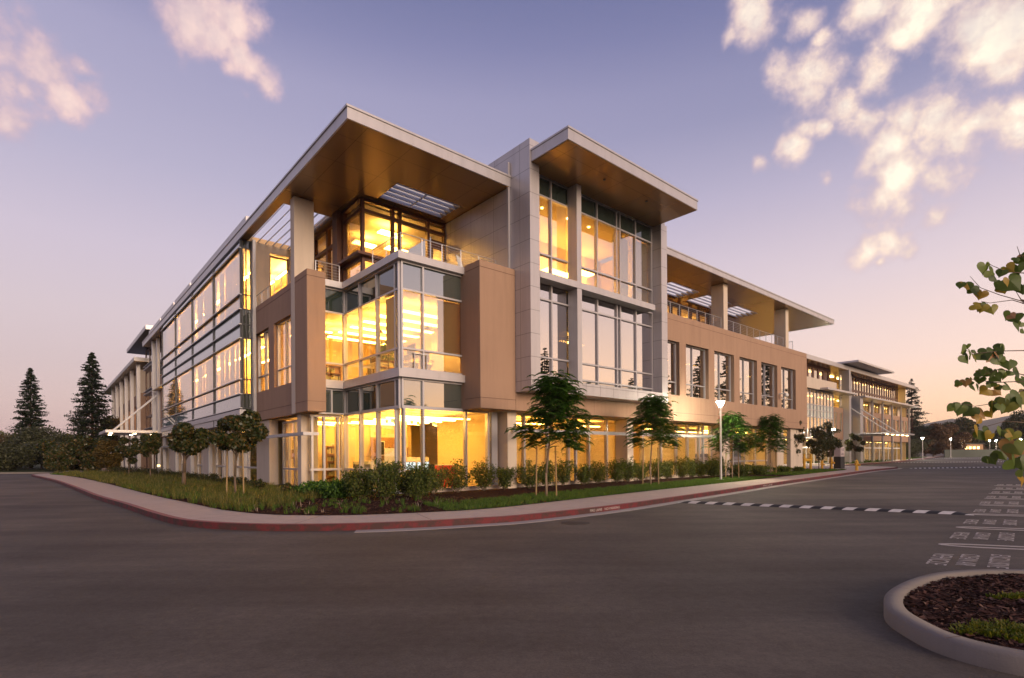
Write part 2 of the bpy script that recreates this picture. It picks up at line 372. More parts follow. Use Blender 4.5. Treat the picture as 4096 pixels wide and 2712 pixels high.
# --- right ground floor glazing and columns
sv = [16.62, 17.7, 19.3, 20.86, 22.47, 24.0, 25.6, 27.4, 29.34, 31.06, 32.43, 33.87, 35.4]
glazing(O1, B1, 't', 19.5, 16.6, 35.4, sv, [.17, 3.66], ['glass_clear'], mw=.05, dp=.1)
glazing(O1, B1, 't', 19.5, 36.8, 44.4, [36.85, 38.6, 40.4, 42.2, 44.35], [.17, 1.1, 3.66], ['glass_clear','glass_clear'], mw=.05, dp=.1)
mb = nb(); mb.box(15.56, 15.9, 19.3, 19.7, .15, 3.69); part(mb, 'column', 'grey_metal')
for s in (16.0, 24.9, 35.45, 44.45):
    q = nb(); q.box(s, s+(.55 if s < 30 else 1.2), 18.7, 19.6, .15, 3.69); part(q, 'column', 'cream')
for s in (21.15, 25.46, 34.0):
    q = nb(); q.box(s, s+.1, 19.2, 19.35, .15, 3.66); part(q, 'post', 'fascia')
mb = nb(); mb.box(46.3, 48.7, 18.4, 18.7, .15, 3.69); part(mb, 'wall', 'cream')
mb = nb(); mb.box(15.6, 48.7, 18.52, 19.9, 3.67, 3.688); mb.box(9.36, 10.9, 24.95, 33, 3.64, 3.66); part(mb, 'soffit', 'cream')
# low white ledge under the glass
mb = nb(); mb.box(11.2, 35.4, 19.0, 19.4, .15, .32); part(mb, 'ledge', 'concrete')
# --- the tower bay
mb = nb(); mb.box(16.0, 16.57, 17.1, 25.0, 4.5, 15.45); mb.box(16.0, 24.0, 24.7, 25.0, 9.9, 15.3); part(mb, 'tower_wall', 'tower_panel')
mb = nb(); mb.box(25.94, 26.5, 17.1, 19.5, 4.5, 14.46); part(mb, 'tower_wall', 'tower_panel')
mb = nb(); mb.box(15.88, 15.99, 18.4, 18.55, 9.9, 14.9); part(mb, 'trim', 'fascia')
mb = nb(); mb.box(19.01, 19.33, 17.1, 17.7, 4.95, 9.52); mb.box(19.01, 19.33, 17.1, 17.7, 9.84, 14.46); part(mb, 'fin', 'fascia')
mb = nb(); mb.box(16.57, 25.3, 17.08, 17.68, 9.53, 9.83); part(mb, 'beam', 'fascia')
mb = nb(); mb.box(16.57, 25.94, 17.12, 18.3, 4.52, 5.08)
for s in np.arange(17.6, 25.9, 1.02): mb.box(s, s+.012, 17.112, 17.13, 4.52, 5.08)
part(mb, 'sill_panel', 'tower_panel')
th_lo = [5.14, 5.34, 6.16, 8.82, 9.6]; th_hi = [9.75, 10.89, 13.55, 14.44]
for a0, a1, vs in ((16.57, 19.05, [16.6, 17.89, 19.28]), (19.3, 22.88, [19.33, 21.17, 22.74]), (22.88, 25.94, [23.02, 24.39, 25.88])):
    glazing(O1, B1, 't', 17.76, a0, a1, vs, th_lo, ['span_r']+['glass_refl']*3, mw=.04, dp=.09)
    glazing(O1, B1, 't', 17.76, a0, a1, vs, th_hi, ['glass_mid','glass_mid','span_dark'], mw=.04, dp=.09)
mb = nb(); mb.box(16.08, 25.95, 14.9, 17.095, 14.45, 14.9); mb.box(16.05, 25.98, 14.86, 17.095, 14.9, 14.98); mb.box(16.6, 26.3, 17.1, 25, 14.47, 14.95); part(mb, 'tower_canopy', 'fascia')
mb = nb(); mb.box(16.12, 25.91, 14.94, 17.6, 14.425, 14.445); part(mb, 'soffit', 'soffit')
mb = nb()
for s in (19.7, 23.0): mb.lathe((s, 16.0, 14.40), [(.07,0),(.07,.03)], 10)
part(mb, 'downlight', 'dark')
# --- the big corner canopy: fascia, roof deck, soffit with two louvred openings
ZB, ZT = 13.78, 14.2
mb = nb()
mb.box(8.27, 8.33, 18.36, 71.0, ZB, ZT); mb.box(8.33, 15.99, 18.36, 18.42, ZB, ZT)
mb.box(8.23, 8.33, 18.32, 71.05, ZT, ZT+.08); mb.box(8.33, 15.99, 18.32, 18.42, ZT, ZT+.08)
mb.box(8.33, 11.9, 70.95, 71.0, ZB, ZT)
for t in np.arange(22.4, 70, 4.1): mb.box(8.264, 8.28, t, t+.02, ZB, ZT)
for s in (12.6,): mb.box(s, s+.02, 18.354, 18.37, ZB, ZT)
part(mb, 'canopy_fascia', 'fascia')
mb = nb()   # soffit plate built round the openings, its top is the roof deck
for (a,b,c,d) in ((8.33,16,18.42,21.36),(8.33,11.95,21.36,23.35),(15.4,16,21.36,23.35),(8.33,16,23.35,26.6),(8.33,8.75,26.6,32.7),(11.2,16,26.6,32.7),(8.33,16,32.7,71)):
    mb.box(a,b,c,d,ZB+.02,ZT-.03)
part(mb, 'canopy', 'soffit')
mb = nb()
for k in range(5): t = 21.42+k*.40; mb.add([(11.95,t,ZB+.0),(15.4,t,ZB),(15.4,t+.24,ZT-.06),(11.95,t+.24,ZT-.06),(11.95,t+.03,ZB-.0),(15.4,t+.03,ZB),(15.4,t+.27,ZT-.06),(11.95,t+.27,ZT-.06)],[(0,1,2,3),(4,7,6,5),(0,4,5,1),(3,2,6,7),(0,3,7,4),(1,5,6,2)])
mb.box(13.6,13.66,21.4,23.3,ZB+.1,ZB+.16)
part(mb, 'louvres', 'white')
mb = nb()
for k in range(6): s = 8.78+k*.41; mb.add([(s,26.6,ZB),(s,32.7,ZB),(s+.24,32.7,ZT-.06),(s+.24,26.6,ZT-.06),(s+.03,26.6,ZB),(s+.03,32.7,ZB),(s+.27,32.7,ZT-.06),(s+.27,26.6,ZT-.06)],[(0,1,2,3),(4,7,6,5),(0,4,5,1),(3,2,6,7),(0,3,7,4),(1,5,6,2)])
part(mb, 'louvres', 'white')
# raised coping blocks on the long left roof edge
for a, b in ((31.0,45.0),(45.6,51.6),(52.2,58.4),(59.0,66.0)):
    q = nb(); q.box(8.24, 8.6, a, b, ZT+.083, ZT+.36); part(q, 'roof_coping', 'fascia')
# --- top storey glass pavilion on the corner terrace (dark bronze frames)
zz3 = [9.95, 10.95, 13.2, 13.7]
glazing(O1, B1, 't', 23.6, 11.3, 15.99, [11.34, 12.9, 13.29, 14.9, 15.9], zz3, ['glass_clear']*3, 'bronze', mw=.07, dp=.1)
glazing(O1, B1, 's', 11.3, 23.6, 25.6, [25.5], zz3, ['glass_mid','glass_mid','glass_mid'], 'bronze', mw=.06, dp=.1)
mb = nb(); mb.box(10.95, 11.5, 25.6, 26.15, 9.94, 13.78); part(mb, 'column', 'bronze')
glazing(O1, B1, 's', 11.45, 26.15, 32.5, [26.8, 27.8, 29.6, 31.0, 32.4], [9.95, 12.6, 13.7], ['glass_mid','glass_mid'], 'bronze', mw=.08, dp=.1)
mb = nb(); mb.box(10.9, 11.6, 23.2, 23.49, 11.0, 11.12); mb.box(10.9, 11.2, 23.49, 25.6, 11.0, 11.12); mb.box(11.6,13.0,23.3,23.49,11.0,11.12); part(mb, 'window_sill', 'bronze')
mb = nb(); mb.box(15.92, 15.995, 18.45, 24.0, 9.93, 13.76); part(mb, 'terrace_wall', 'tower_panel')
# door in the pavilion
mb = nb(); mb.box(15.05, 15.12, 23.45, 23.5, 9.95, 12.3); mb.box(15.68,15.75,23.45,23.5,9.95,12.3); mb.box(15.05,15.75,23.45,23.5,12.3,12.75); part(mb, 'door', 'bronze')
# end wall of the left terrace and its lit window
mb = nb(); mb.box(9.0, 9.86, 32.35, 32.7, 9.4, 13.77); mb.box(9.86, 11.3, 32.35, 32.7, 13.35, 13.77); mb.box(10.92, 11.3, 32.35, 32.7, 9.4, 13.35); part(mb, 'terrace_wall', 'cream')
glazing(O1, B1, 't', 32.5, 9.86, 10.92, [9.89, 10.9], [9.6, 13.2], ['glass_clear'], 'bronze', mw=.04)
mb = nb(); mb.box(8.85, 9.0, 32.0, 32.35, 3.69, 13.77); part(mb, 'column', 'grey_metal')
# railings
def railing(O, parent, pts, z0, h=.78, n=6, step=1.05, mat='grey_metal'):
    mb = MB(O)
    for (p, q) in zip(pts[:-1], pts[1:]):
        p3 = Vector((*p, z0)); q3 = Vector((*q, z0)); L_ = (q3-p3).length; k = max(1, round(L_/step))
        mb.tube(p3+Vector((0,0,h)), q3+Vector((0,0,h)), .022, 6)
        for i in range(1, n+1): mb.tube(p3+Vector((0,0,h*i/(n+1))), q3+Vector((0,0,h*i/(n+1))), .005, 4, cap=False)
        for i in range(k+1):
            c = p3.lerp(q3, i/k); mb.tube(c, c+Vector((0,0,h)), .02, 6)
    return mb.build('railing', mat, parent)
railing(O1, B1, [(10.95, 21.8), (10.95, 19.35), (15.9, 19.35)], 9.93, .78)
railing(O1, B1, [(9.7, 25.1), (10.85, 25.1)], 9.93, .95, 6)
railing(O1, B1, [(9.1, 26.0), (9.1, 32.3)], 10.02, .7)
railing(O1, B1, [(26.55, 18.25), (34.7, 18.25)], 10.08, .78); railing(O1, B1, [(35.4, 18.25), (44.6, 18.25)], 10.08, .78); railing(O1, B1, [(46.6, 18.3), (46.6, 22.0)], 10.08, .78)
# --- right roof terrace
mb = nb(); mb.box(26.52, 53.6, 17.50, 17.58, 13.2, 13.52); mb.box(53.52, 53.6, 17.58, 27.0, 13.2, 13.52); mb.box(26.52,53.64,17.46,17.58,13.52,13.60); mb.box(53.5,53.64,17.58,27,13.52,13.6)
for s in np.arange(29.2, 53, 3.45): mb.box(s, s+.02, 17.492, 17.51, 13.2, 13.52)
part(mb, 'canopy_fascia', 'fascia')
mb = nb()
SK = [(27.4,31.0),(31.9,35.5),(36.6,40.2),(41.1,44.7)]
x = 26.52
mb.box(26.52, 53.5, 17.58, 20.2, 13.22, 13.5); mb.box(26.52, 53.5, 22.3, 27.0, 13.22, 13.5)
for a, b in SK: mb.box(x, a, 20.2, 22.3, 13.22, 13.5); x = b
mb.box(x, 53.5, 20.2, 22.3, 13.22, 13.5); part(mb, 'canopy', 'soffit')
for a, b in SK:
    q = nb()
    for k in range(5): t = 20.25+k*.42; q.add([(a,t,13.2),(b,t,13.2),(b,t+.24,13.46),(a,t+.24,13.46),(a,t+.03,13.2),(b,t+.03,13.2),(b,t+.27,13.46),(a,t+.27,13.46)],[(0,1,2,3),(4,7,6,5),(0,4,5,1),(3,2,6,7),(0,3,7,4),(1,5,6,2)])
    part(q, 'louvres', 'white')
for s in (34.8, 44.75): q = nb(); q.box(s, s+.55, 18.1, 19.0, 9.9, 13.21); bevel(part(q, 'column', 'cream'), .01)
glazing(O1, B1, 't', 23.2, 26.5, 42.0, [27.2,28.4,29.6,30.8,32.0,33.6,35.2,36.4,37.6,39.2,40.4,41.9], [9.95, 12.2, 13.15], ['glass_clear','glass_clear'], 'bronze', mw=.11, dp=.1)
mb = nb(); mb.box(41.9, 42.1, 23.1, 30, 9.9, 13.2); part(mb, 'terrace_wall', 'cream')
mb = nb(); mb.box(26.5, 48.4, 18.5, 30, 9.6, 9.9); part(mb, 'terrace_floor', 'concrete')
material('pole_light', (.55,.53,.54), .35, .4)
# --- curtain wall on the left
cz = [4.40, 5.19, 6.01, 8.29, 9.06, 9.9, 10.71, 13.3, 13.74]
cv = [32.4, 38.75, 45.34, 52.02, 58.64]
rows = ['span_l','glass_left','glass_left','span_l','span_l','glass_left','glass_left','span_dark']
for a, b in zip(cv[:-1], cv[1:]):
    fo = glazing(O1, B1, 's', 8.36, a+.08, b-.08, [a+.1, b-.1], cz, rows, 'mullion_dark', mw=.05, dp=.05, mh=.03, name='curtain_wall_bay')
    for h in cz[:-1]: q = nb(); q.box(8.22, 8.42, a-.02, b+.02, h-.022, h+.022); q.build('sun_shelf', 'pole_light', fo)
glazing(O1, B1, 't', 32.4, 8.36, 8.84, [8.4, 8.6, 8.84], cz, ['span_dark','glass_clear','glass_clear','span_dark','span_dark','glass_clear','glass_clear','span_dark'], 'mullion_dark', mw=.03, dp=.04)
mb = nb(); mb.box(8.22, 9.3, 32.36, 58.72, 4.02, 4.32); mb.box(8.3, 9.3, 32.4, 58.7, 3.6, 4.018); 
part(mb, 'base_band', 'grey_metal')
for t in (38.7, 45.3, 52.0): q = nb(); q.box(8.28, 8.3, t, t+.05, 3.6, 4.02); part(q, 'band_joint', 'dark')
# --- beyond the curtain wall
mb = nb(); wall_s(mb, 9.0, 9.35, 58.72, 66.2, 3.69, 10.02, [(60.2, 62.6, 5.24, 8.52)]); mb.box(9.0, 16, 66.2, 66.5, .15, 10.02); part(mb, 'wall', 'stucco')
glazing(O1, B1, 's', 9.24, 60.2, 62.6, [60.25, 61.4, 62.55], [5.27, 6.14, 8.49], ['glass_clear','glass_clear'])
mb = nb(); mb.box(9.3, 9.5, 58.75, 64.2, 10.02, 13.77); mb.box(9.3,15,64.2,64.4,10.02,13.77); part(mb, 'upper_wall', 'cream')
mb = nb(); mb.box(8.75, 9.0, 64.6, 65.1, .15, 13.77); mb.box(8.6, 9.3, 66.6, 67.0, 3.7, 13.77); part(mb, 'column', 'grey_metal')
# --- insides: floors, ceilings, cross walls, back walls
mb = nb(); mb.box(11.0, 48.3, 19.55, 31.4, .12, .16); mb.box(9.7, 11.0, 25.2, 31.4, .12, .16); mb.box(9.7, 16, 31.4, 66, .12, .16); mb.box(16.6, 48.3, 18.5, 31.4, 4.95, 5.2); mb.box(9.36, 16, 31.4, 66, 4.95, 5.2); mb.box(8.45, 9.36, 32.6, 58.5, 4.95, 5.2)
mb.box(16.6, 26.4, 18.0, 31.4, 9.62, 9.88); mb.box(9.36, 16, 32.7, 66, 9.3, 9.7); mb.box(8.45, 9.36, 32.75, 58.5, 9.3, 9.7); part(mb, 'floor', 'floor_in')
mb = nb(); mb.box(11.08, 48.3, 19.92, 31.4, 3.72, 3.8); mb.box(9.4, 11.08, 25.25, 31.4, 3.72, 3.8); mb.box(9.7, 16, 31.4, 66, 3.72, 3.8); mb.box(11.1, 16, 19.6, 31.4, 8.5, 8.6); mb.box(9.4, 11.1, 25, 31.4, 8.5, 8.6); mb.box(16.6, 48.3, 18.55, 31.4, 8.7, 8.8)
mb.box(8.5, 16, 32.75, 66, 8.5, 8.6); mb.box(11.5, 16, 23.8, 32.3, 13.6, 13.7); mb.box(16.6, 25.9, 17.95, 24.6, 13.6, 13.7); mb.box(8.5, 16, 32.75, 58.4, 13.4, 13.5); mb.box(26.6, 41.9, 23.4, 30, 13.1, 13.15); part(mb, 'ceiling', 'ceiling_in')
mb = nb(); mb.box(9.7, 16.0, 31.4, 31.7, .15, 9.5); mb.box(16.0, 48.6, 31.4, 31.7, .15, 13.2); mb.box(15.6, 15.9, 31.7, 66, .15, 13.7)
mb.box(16.1, 16.3, 20.5, 31.4, 5.2, 9.6); mb.box(26.2, 26.4, 19.0, 31.4, 5.2, 13.5); mb.box(9.8, 15.5, 29.6, 29.8, .16, 3.7); mb.box(9.5, 15.9, 30.9, 31.1, 5.2, 9.4); mb.box(16.6, 26.2, 21.6, 21.8, 9.9, 13.6)
mb.box(11.6, 15.9, 28.4, 28.6, 9.93, 13.6); mb.box(26.5, 42, 27.5, 27.7, 9.9, 13.1); mb.box(12.5, 12.7, 32.0, 66, 5.2, 13.4); mb.box(17.6,35,24.9,25.1,.16,3.7); mb.box(26.6,48.3,24.0,24.2,5.2,8.7)
for t in (41.0, 49.0, 57.5): mb.box(9.4, 12.5, t, t+.15, 5.2, 13.4)
part(mb, 'interior_wall', 'wall_in')
mb = nb(); mb.box(13.4, 15.4, 27.0, 27.1, 1.6, 2.7); part(mb, 'interior_panel', 'wall_brown')
mb = nb(); mb.box(16.2, 16.4, 20.0, 24.8, .16, 3.7); part(mb, 'interior_wall', 'wall_in')
for s in (22.0, 28.4): mb = nb(); mb.box(s, s+.2, 20.2, 24.8, .16, 3.7); part(mb, 'interior_wall', 'wall_in')
mb = nb(); mb.box(11.6, 16.1, 27.4, 27.6, .16, 3.7); part(mb, 'interior_wall', 'wall_in')
# ceiling light strips
def strip(O, parent, s0, s1, t0, t1, z, mat='strip'):
    if O == O1: z -= .28 if z < 5 else .4
    return MB(O).box(s0, s1, t0, t1, z-.05, z).build('strip_light', mat, parent)
for t in (20.6, 21.8, 23.0, 24.2, 25.4, 26.6, 27.8): strip(O1, B1, 11.6, 15.3, t, t+.14, 3.7)
for s in (17.9, 22.4, 29.0): 
    strip(O1, B1, s, s+3.6, 21.6, 21.8, 3.7, 'strip'); strip(O1, B1, s, s+3.6, 23.2, 23.4, 3.7, 'strip')
for t in (20.9, 23.0): strip(O1, B1, 37.0, 44.0, t, t+.12, 3.7, 'strip2')
for t in (26.6, 28.4): strip(O1, B1, 10.2, 13.4, t, t+.14, 3.7)
for t in (20.9, 22.3, 23.7, 25.1, 26.5, 27.9): strip(O1, B1, 11.5, 15.3, t, t+.3, 8.49)
for t in (27.0, 29.0): strip(O1, B1, 9.9, 11.3, t, t+.2, 8.49)
for s, t in ((13.0, 24.9), (14.3, 26.6), (12.6, 27.0), (12.6, 30.0), (13.5, 31.2)): strip(O1, B1, s, s+1.2, t, t+.5, 13.58, 'strip')
for s in (17.2, 20.6): strip(O1, B1, s, s+2.0, 20.6, 21.4, 12.2, 'strip')
strip(O1, B1, 23.6, 24.8, 20.9, 21.5, 12.8, 'strip2')
for s in (18.5, 22.5): strip(O1, B1, s, s+2, 21.5, 21.7, 8.66, 'strip2')
for s in (27.5, 31.2, 34.8, 38.2, 41.6, 45.0): strip(O1, B1, s, s+2.0, 21.3, 21.5, 8.66, 'strip2')
for s in (28.0, 32.5, 36.8, 40.2): strip(O1, B1, s, s+1.4, 25.0, 25.4, 13.08, 'strip')
for t in (33.0, 36.2, 39.4, 42.6, 45.8, 49.9, 53.1, 55.6):
    for s in (9.6, 11.2): strip(O1, B1, s, s+.16, t, t+2.6, 8.49, 'strip3'); strip(O1, B1, s, s+.16, t, t+2.6, 13.38, 'strip3')
strip(O1, B1, 9.9, 10.6, 60, 63, 8.49, 'strip2')
for t in (34, 40.5, 47.5, 54): strip(O1, B1, 10.5, 12.5, t, t+.14, 3.7, 'strip2')
mb = nb()
for s in (18.2, 20.0, 21.6): mb.lathe((s, 18.6, 13.55), [(.06,0),(.06,.04)], 10)
part(mb, 'downlight', 'downlight')
# blinds and curtains behind the left curtain wall
rr = random.Random(5)
for z0, z1 in ((5.25, 8.3), (9.95, 13.3)):
    for a, b in zip(cv[:-1], cv[1:]):
        t = a+.5; q = nb()
        while t < b-.4:
            wd = rr.uniform(.35, 1.1); q.box(8.62, 8.64, t, min(t+wd, b-.3), z0, z1); t += wd+rr.choice((.04, .08, .3))
        part(q, 'curtain', 'sheer')
for a, b in ((26.45, 28.95), (29.82, 32.3)):
    q = nb(); q.box(9.5, 9.53, a+.1, a+.8, 5.25, 8.45); part(q, 'curtain', 'white')
q = nb(); q.box(12.95, 14.2, 19.75, 19.78, 6.1, 8.45); q.box(11.25, 11.28, 19.9, 21.2, 6.1, 8.45); part(q, 'roller_blind', 'wall_in')
q = nb(); q.box(24.5, 25.9, 18.0, 18.03, 9.95, 13.5); q.box(22.9, 24.2, 18.05, 18.08, 9.95, 13.4); part(q, 'roller_blind', 'white')
# frosted lower part of the ground floor glass on the right
for a, b in ((16.65, 22.4), (22.5, 25.5), (27.4, 33.8)):
    q = nb(); q.box(a, b, 19.70, 19.72, .2, 3.0); part(q, 'privacy_screen', 'frost')
# ---------------------------------------------------------------- left wing of the campus, with the entrance between
O2 = (9.0, 82.0, 0.15)
B2 = empty('office_building', G(*O2), TH, 'far left office wing with tall pale piers, beyond the hung entrance canopy', 'office building')
def n2(): return MB(O2)
mb = n2(); mb.box(8.6, 20, 81.4, 128.5, 13.75, 14.2); mb.build('roof', 'fascia', B2)
mb = n2(); mb.box(8.65, 20, 81.45, 128.4, 13.7, 13.745); mb.build('soffit', 'soffit', B2)
mb = n2(); wall_s(mb, 9.5, 9.9, 84.0, 117.5, 3.69, 10.0, [(86+k*6.6, 89.6+k*6.6, 5.2, 8.5) for k in range(5)]); mb.box(9.5, 18, 83.6, 84.0, .15, 10.0); mb.build('wall', 'stucco_plain', B2)
for k in range(5):
    glazing(O2, B2, 's', 9.75, 86+k*6.6, 89.6+k*6.6, [86.1+k*6.6, 87.8+k*6.6, 89.5+k*6.6], [5.25, 6.1, 8.45], ['glass_clear']*2)
for k in range(6):
    t = 83.6+k*6.6
    q = n2(); q.box(9.1, 9.5, t, t+.5, .15, 13.7); q.build('column', 'fascia', B2)
    q = n2(); q.box(9.5, 10.4, t+.1, t+2.6, 10.0, 13.0); q.build('upper_pier', 'cream', B2)
mb = n2(); mb.box(10.8, 11.0, 84, 117, 10, 13.7); mb.box(10.4, 10.6, 84, 117, .15, 3.69); mb.build('back_wall', 'cream', B2)
mb = n2(); mb.box(9.9, 14, 84, 117, 3.69, 3.9); mb.box(9.9,14,84,117,8.7,8.8); mb.box(13.8,14,84,117,3.9,8.7); mb.build('floor', 'wall_in', B2)
for k in range(5): MB(O2).box(10.6, 12, 86.5+k*6.6, 88+k*6.6, 8.64, 8.69).build('strip_light', 'strip2', B2)
mb = n2(); mb.box(8.4, 18, 69.5, 87.0, 15.5, 15.95); mb.build('tower_roof', 'fascia', B2)
mb = n2(); mb.box(8.45, 18, 69.55, 86.95, 15.45, 15.495); mb.build('soffit', 'dark', B2)
mb = n2(); mb.box(10.2, 17, 70.5, 83.5, 10.2, 15.45); mb.box(10.0,10.6,68.5,69.1,.15,15.4); mb.build('tower_wall', 'grey_metal', B2)
glazing(O2, B2, 's', 10.1, 71, 83.4, [71.1, 74, 77, 80, 83.3], [.2, 3.9, 6.8, 10.2, 12.6, 15.2], ['glass_mid','glass_mid','glass_mid','glass_mid','glass_mid'], 'bronze', mw=.14)
mb = n2(); mb.box(13, 13.2, 70, 84, .15, 10); mb.build('back_wall', 'wall_brown', B2)
for z in (4.6, 8.9, 11.8): 
    q = n2(); q.box(8.9, 10.0, 70.0, 76, z, z+.08); q.box(8.9,10,70,76,z+.35,z+.4); q.build('sunshade', 'grey_metal', B2)
# entrance canopy hung on two rods
mb = n2(); mb.box(4.4, 9.1, 62.5, 70.5, 4.05, 4.3); mb.build('entrance_canopy', 'fascia', B2)
mb = n2(); mb.tube((5.2, 66.0, 4.3), (9.0, 65.0, 8.2), .07, 8); mb.tube((5.2, 67.6, 4.3), (9.0, 66.6, 8.2), .07, 8); mb.build('tie_rod', 'white', B2)
for s, t in ((4.9, 64), (5.2, 69), (6.8, 64.2), (6.9, 68), (8.4, 65.5)): MB(O2).lathe((s, t, 4.0), [(.13,0),(.13,.045)], 12).build('downlight', 'downlight', B2)

# ---------------------------------------------------------------- second building on the right
O3 = (76.0, 27.0, 0.15)
B3 = empty('office_building', G(*O3), TH, 'distant right office building with a row of lit top windows and pink stucco bays', 'office building')
def n3(): return MB(O3)
mb = n3(); mb.box(68, 122.5, 26.4, 40, 13.4, 13.95); mb.build('roof', 'fascia', B3)
mb = n3(); mb.box(68, 122.4, 26.45, 40, 13.35, 13.395); mb.build('soffit', 'soffit', B3)
mb = n3(); mb.box(84.5, 101.5, 24.6, 33, 14.15, 14.4); mb.build('upper_canopy', 'fascia', B3)
mb = n3(); mb.box(91.5, 122.0, 25.8, 28.0, 9.85, 10.1); mb.box(76,87.5,25.6,28,9.85,10.1); mb.build('lower_roof', 'fascia', B3)
mb = n3()
BAY = [(93.5+i*5.35, 98.5+i*5.35) for i in range(5)]
ops = []
for a, b in BAY: ops += [(a+.5, a+2.0, 4.7, 7.3), (a+2.9, a+4.4, 4.7, 7.3)]
wall_t(mb, 27.0, 27.3, 91.5, 120.4, 3.5, 8.0, ops); mb.box(120.1, 120.4, 27.3, 40, 3.5, 10); mb.box(76, 84.0, 27.0, 27.3, 3.5, 8.0) if False else None
mb.build('wall', 'stucco_plain', B3); mb = n3()
wall_t(mb, 27.0, 27.3, 82.0, 86.2, 3.5, 8.0, [(82.6,83.6,4.7,7.3),(84.6,85.6,4.7,7.3)]); mb.build('wall', 'stucco_plain', B3)
for a, b, c, d in ops+[(82.6,83.6,4.7,7.3),(84.6,85.6,4.7,7.3)]: glazing(O3, B3, 't', 27.15, a, b, [a, b], [c, d], ['glass_clear'], mw=.06)
for i in range(6):
    s = 93.1+i*5.35
    q = n3(); q.box(s, s+.25, 26.75, 27.0, .15, 9.85); q.build('column', 'grey_metal', B3)
    if i < 5: q = n3(); q.box(s+2.9, s+5.1, 28.0, 28.3, 8.0, 9.85); q.build('pier', 'cream', B3)
q = n3(); q.box(120.4, 120.6, 26.9, 27.1, .15, 9.85); q.build('column', 'grey_metal', B3)
glazing(O3, B3, 't', 28.4, 91.5, 120.3, [91.5+i*1.35 for i in range(22)], [8.0, 9.85], ['glass_clear'], mw=.1)
glazing(O3, B3, 't', 28.2, 91.5, 118.0, [91.6+i*1.32 for i in range(21)], [10.15, 11.2, 13.3], ['glass_mid','glass_mid'], 'bronze', mw=.16)
glazing(O3, B3, 't', 27.0, 68, 82, [68.2+i*1.15 for i in range(13)], [3.6, 6.3, 7.2, 7.9, 9.8], ['glass_mid','span_l','span_l','glass_mid'], mw=.06)
glazing(O3, B3, 't', 28.0, 68, 84, [68.2+i*1.9 for i in range(9)], [10.9, 13.3], ['glass_mid'], 'bronze', mw=.3)
mb = n3(); mb.box(68, 82, 26.5, 27.3, 9.85, 11.2); mb.build('parapet', 'cream', B3)
glazing(O3, B3, 't', 27.6, 86.4, 91.4, [86.5, 88.2, 91.3], [.3, 3.5, 7.2, 9.85, 11.4, 14.1], ['glass_clear','glass_clear','span_dark','glass_mid','glass_mid'], 'grey_metal', mw=.14)
mb = n3(); mb.box(86.0, 86.6, 26.2, 27.2, .15, 13.4); mb.box(91.3, 92.6, 26.4, 28, .15, 9.85); mb.build('column', 'grey_metal', B3)
glazing(O3, B3, 't', 28.2, 68, 120, [68+i*2.6 for i in range(21)], [.2, 2.4, 3.5], ['glass_clear','glass_clear'], 'white', mw=.08)
mb = n3(); mb.box(68, 120.2, 33, 33.2, .15, 13.35); mb.box(119.9,120.1,27.4,33,.15,13.35); mb.build('back_wall', 'wall_in', B3)
mb = n3(); mb.box(68, 120.1, 27.35, 33, 3.5, 3.7); mb.box(68, 120, 28.45, 33, 7.7, 7.95); mb.box(68, 120, 28.3, 33, 9.9, 10.1); mb.build('floor', 'ceiling_in', B3)
for s in range(70, 119, 4):
    for z in (3.44, 7.6, 9.84, 13.3): MB(O3).box(s, s+1.6, 30, 30.4, z-.06, z).build('strip_light', 'strip_far', B3)
mb = n3(); mb.box(86.4, 99.0, 21.5, 26.2, 4.2, 4.42); mb.build('entrance_canopy', 'grey_metal', B3)
mb = n3(); mb.tube((88.5,22,4.4),(88.5,27.4,8.6),.08,8); mb.tube((93,22,4.4),(91.5,27.0,8.6),.08,8); mb.build('tie_rod', 'white', B3)
for s in (88, 90.5, 93, 95.5, 98): MB(O3).lathe((s, 22.2, 4.13), [(.16,0),(.16,.05)], 10).build('downlight', 'downlight', B3)
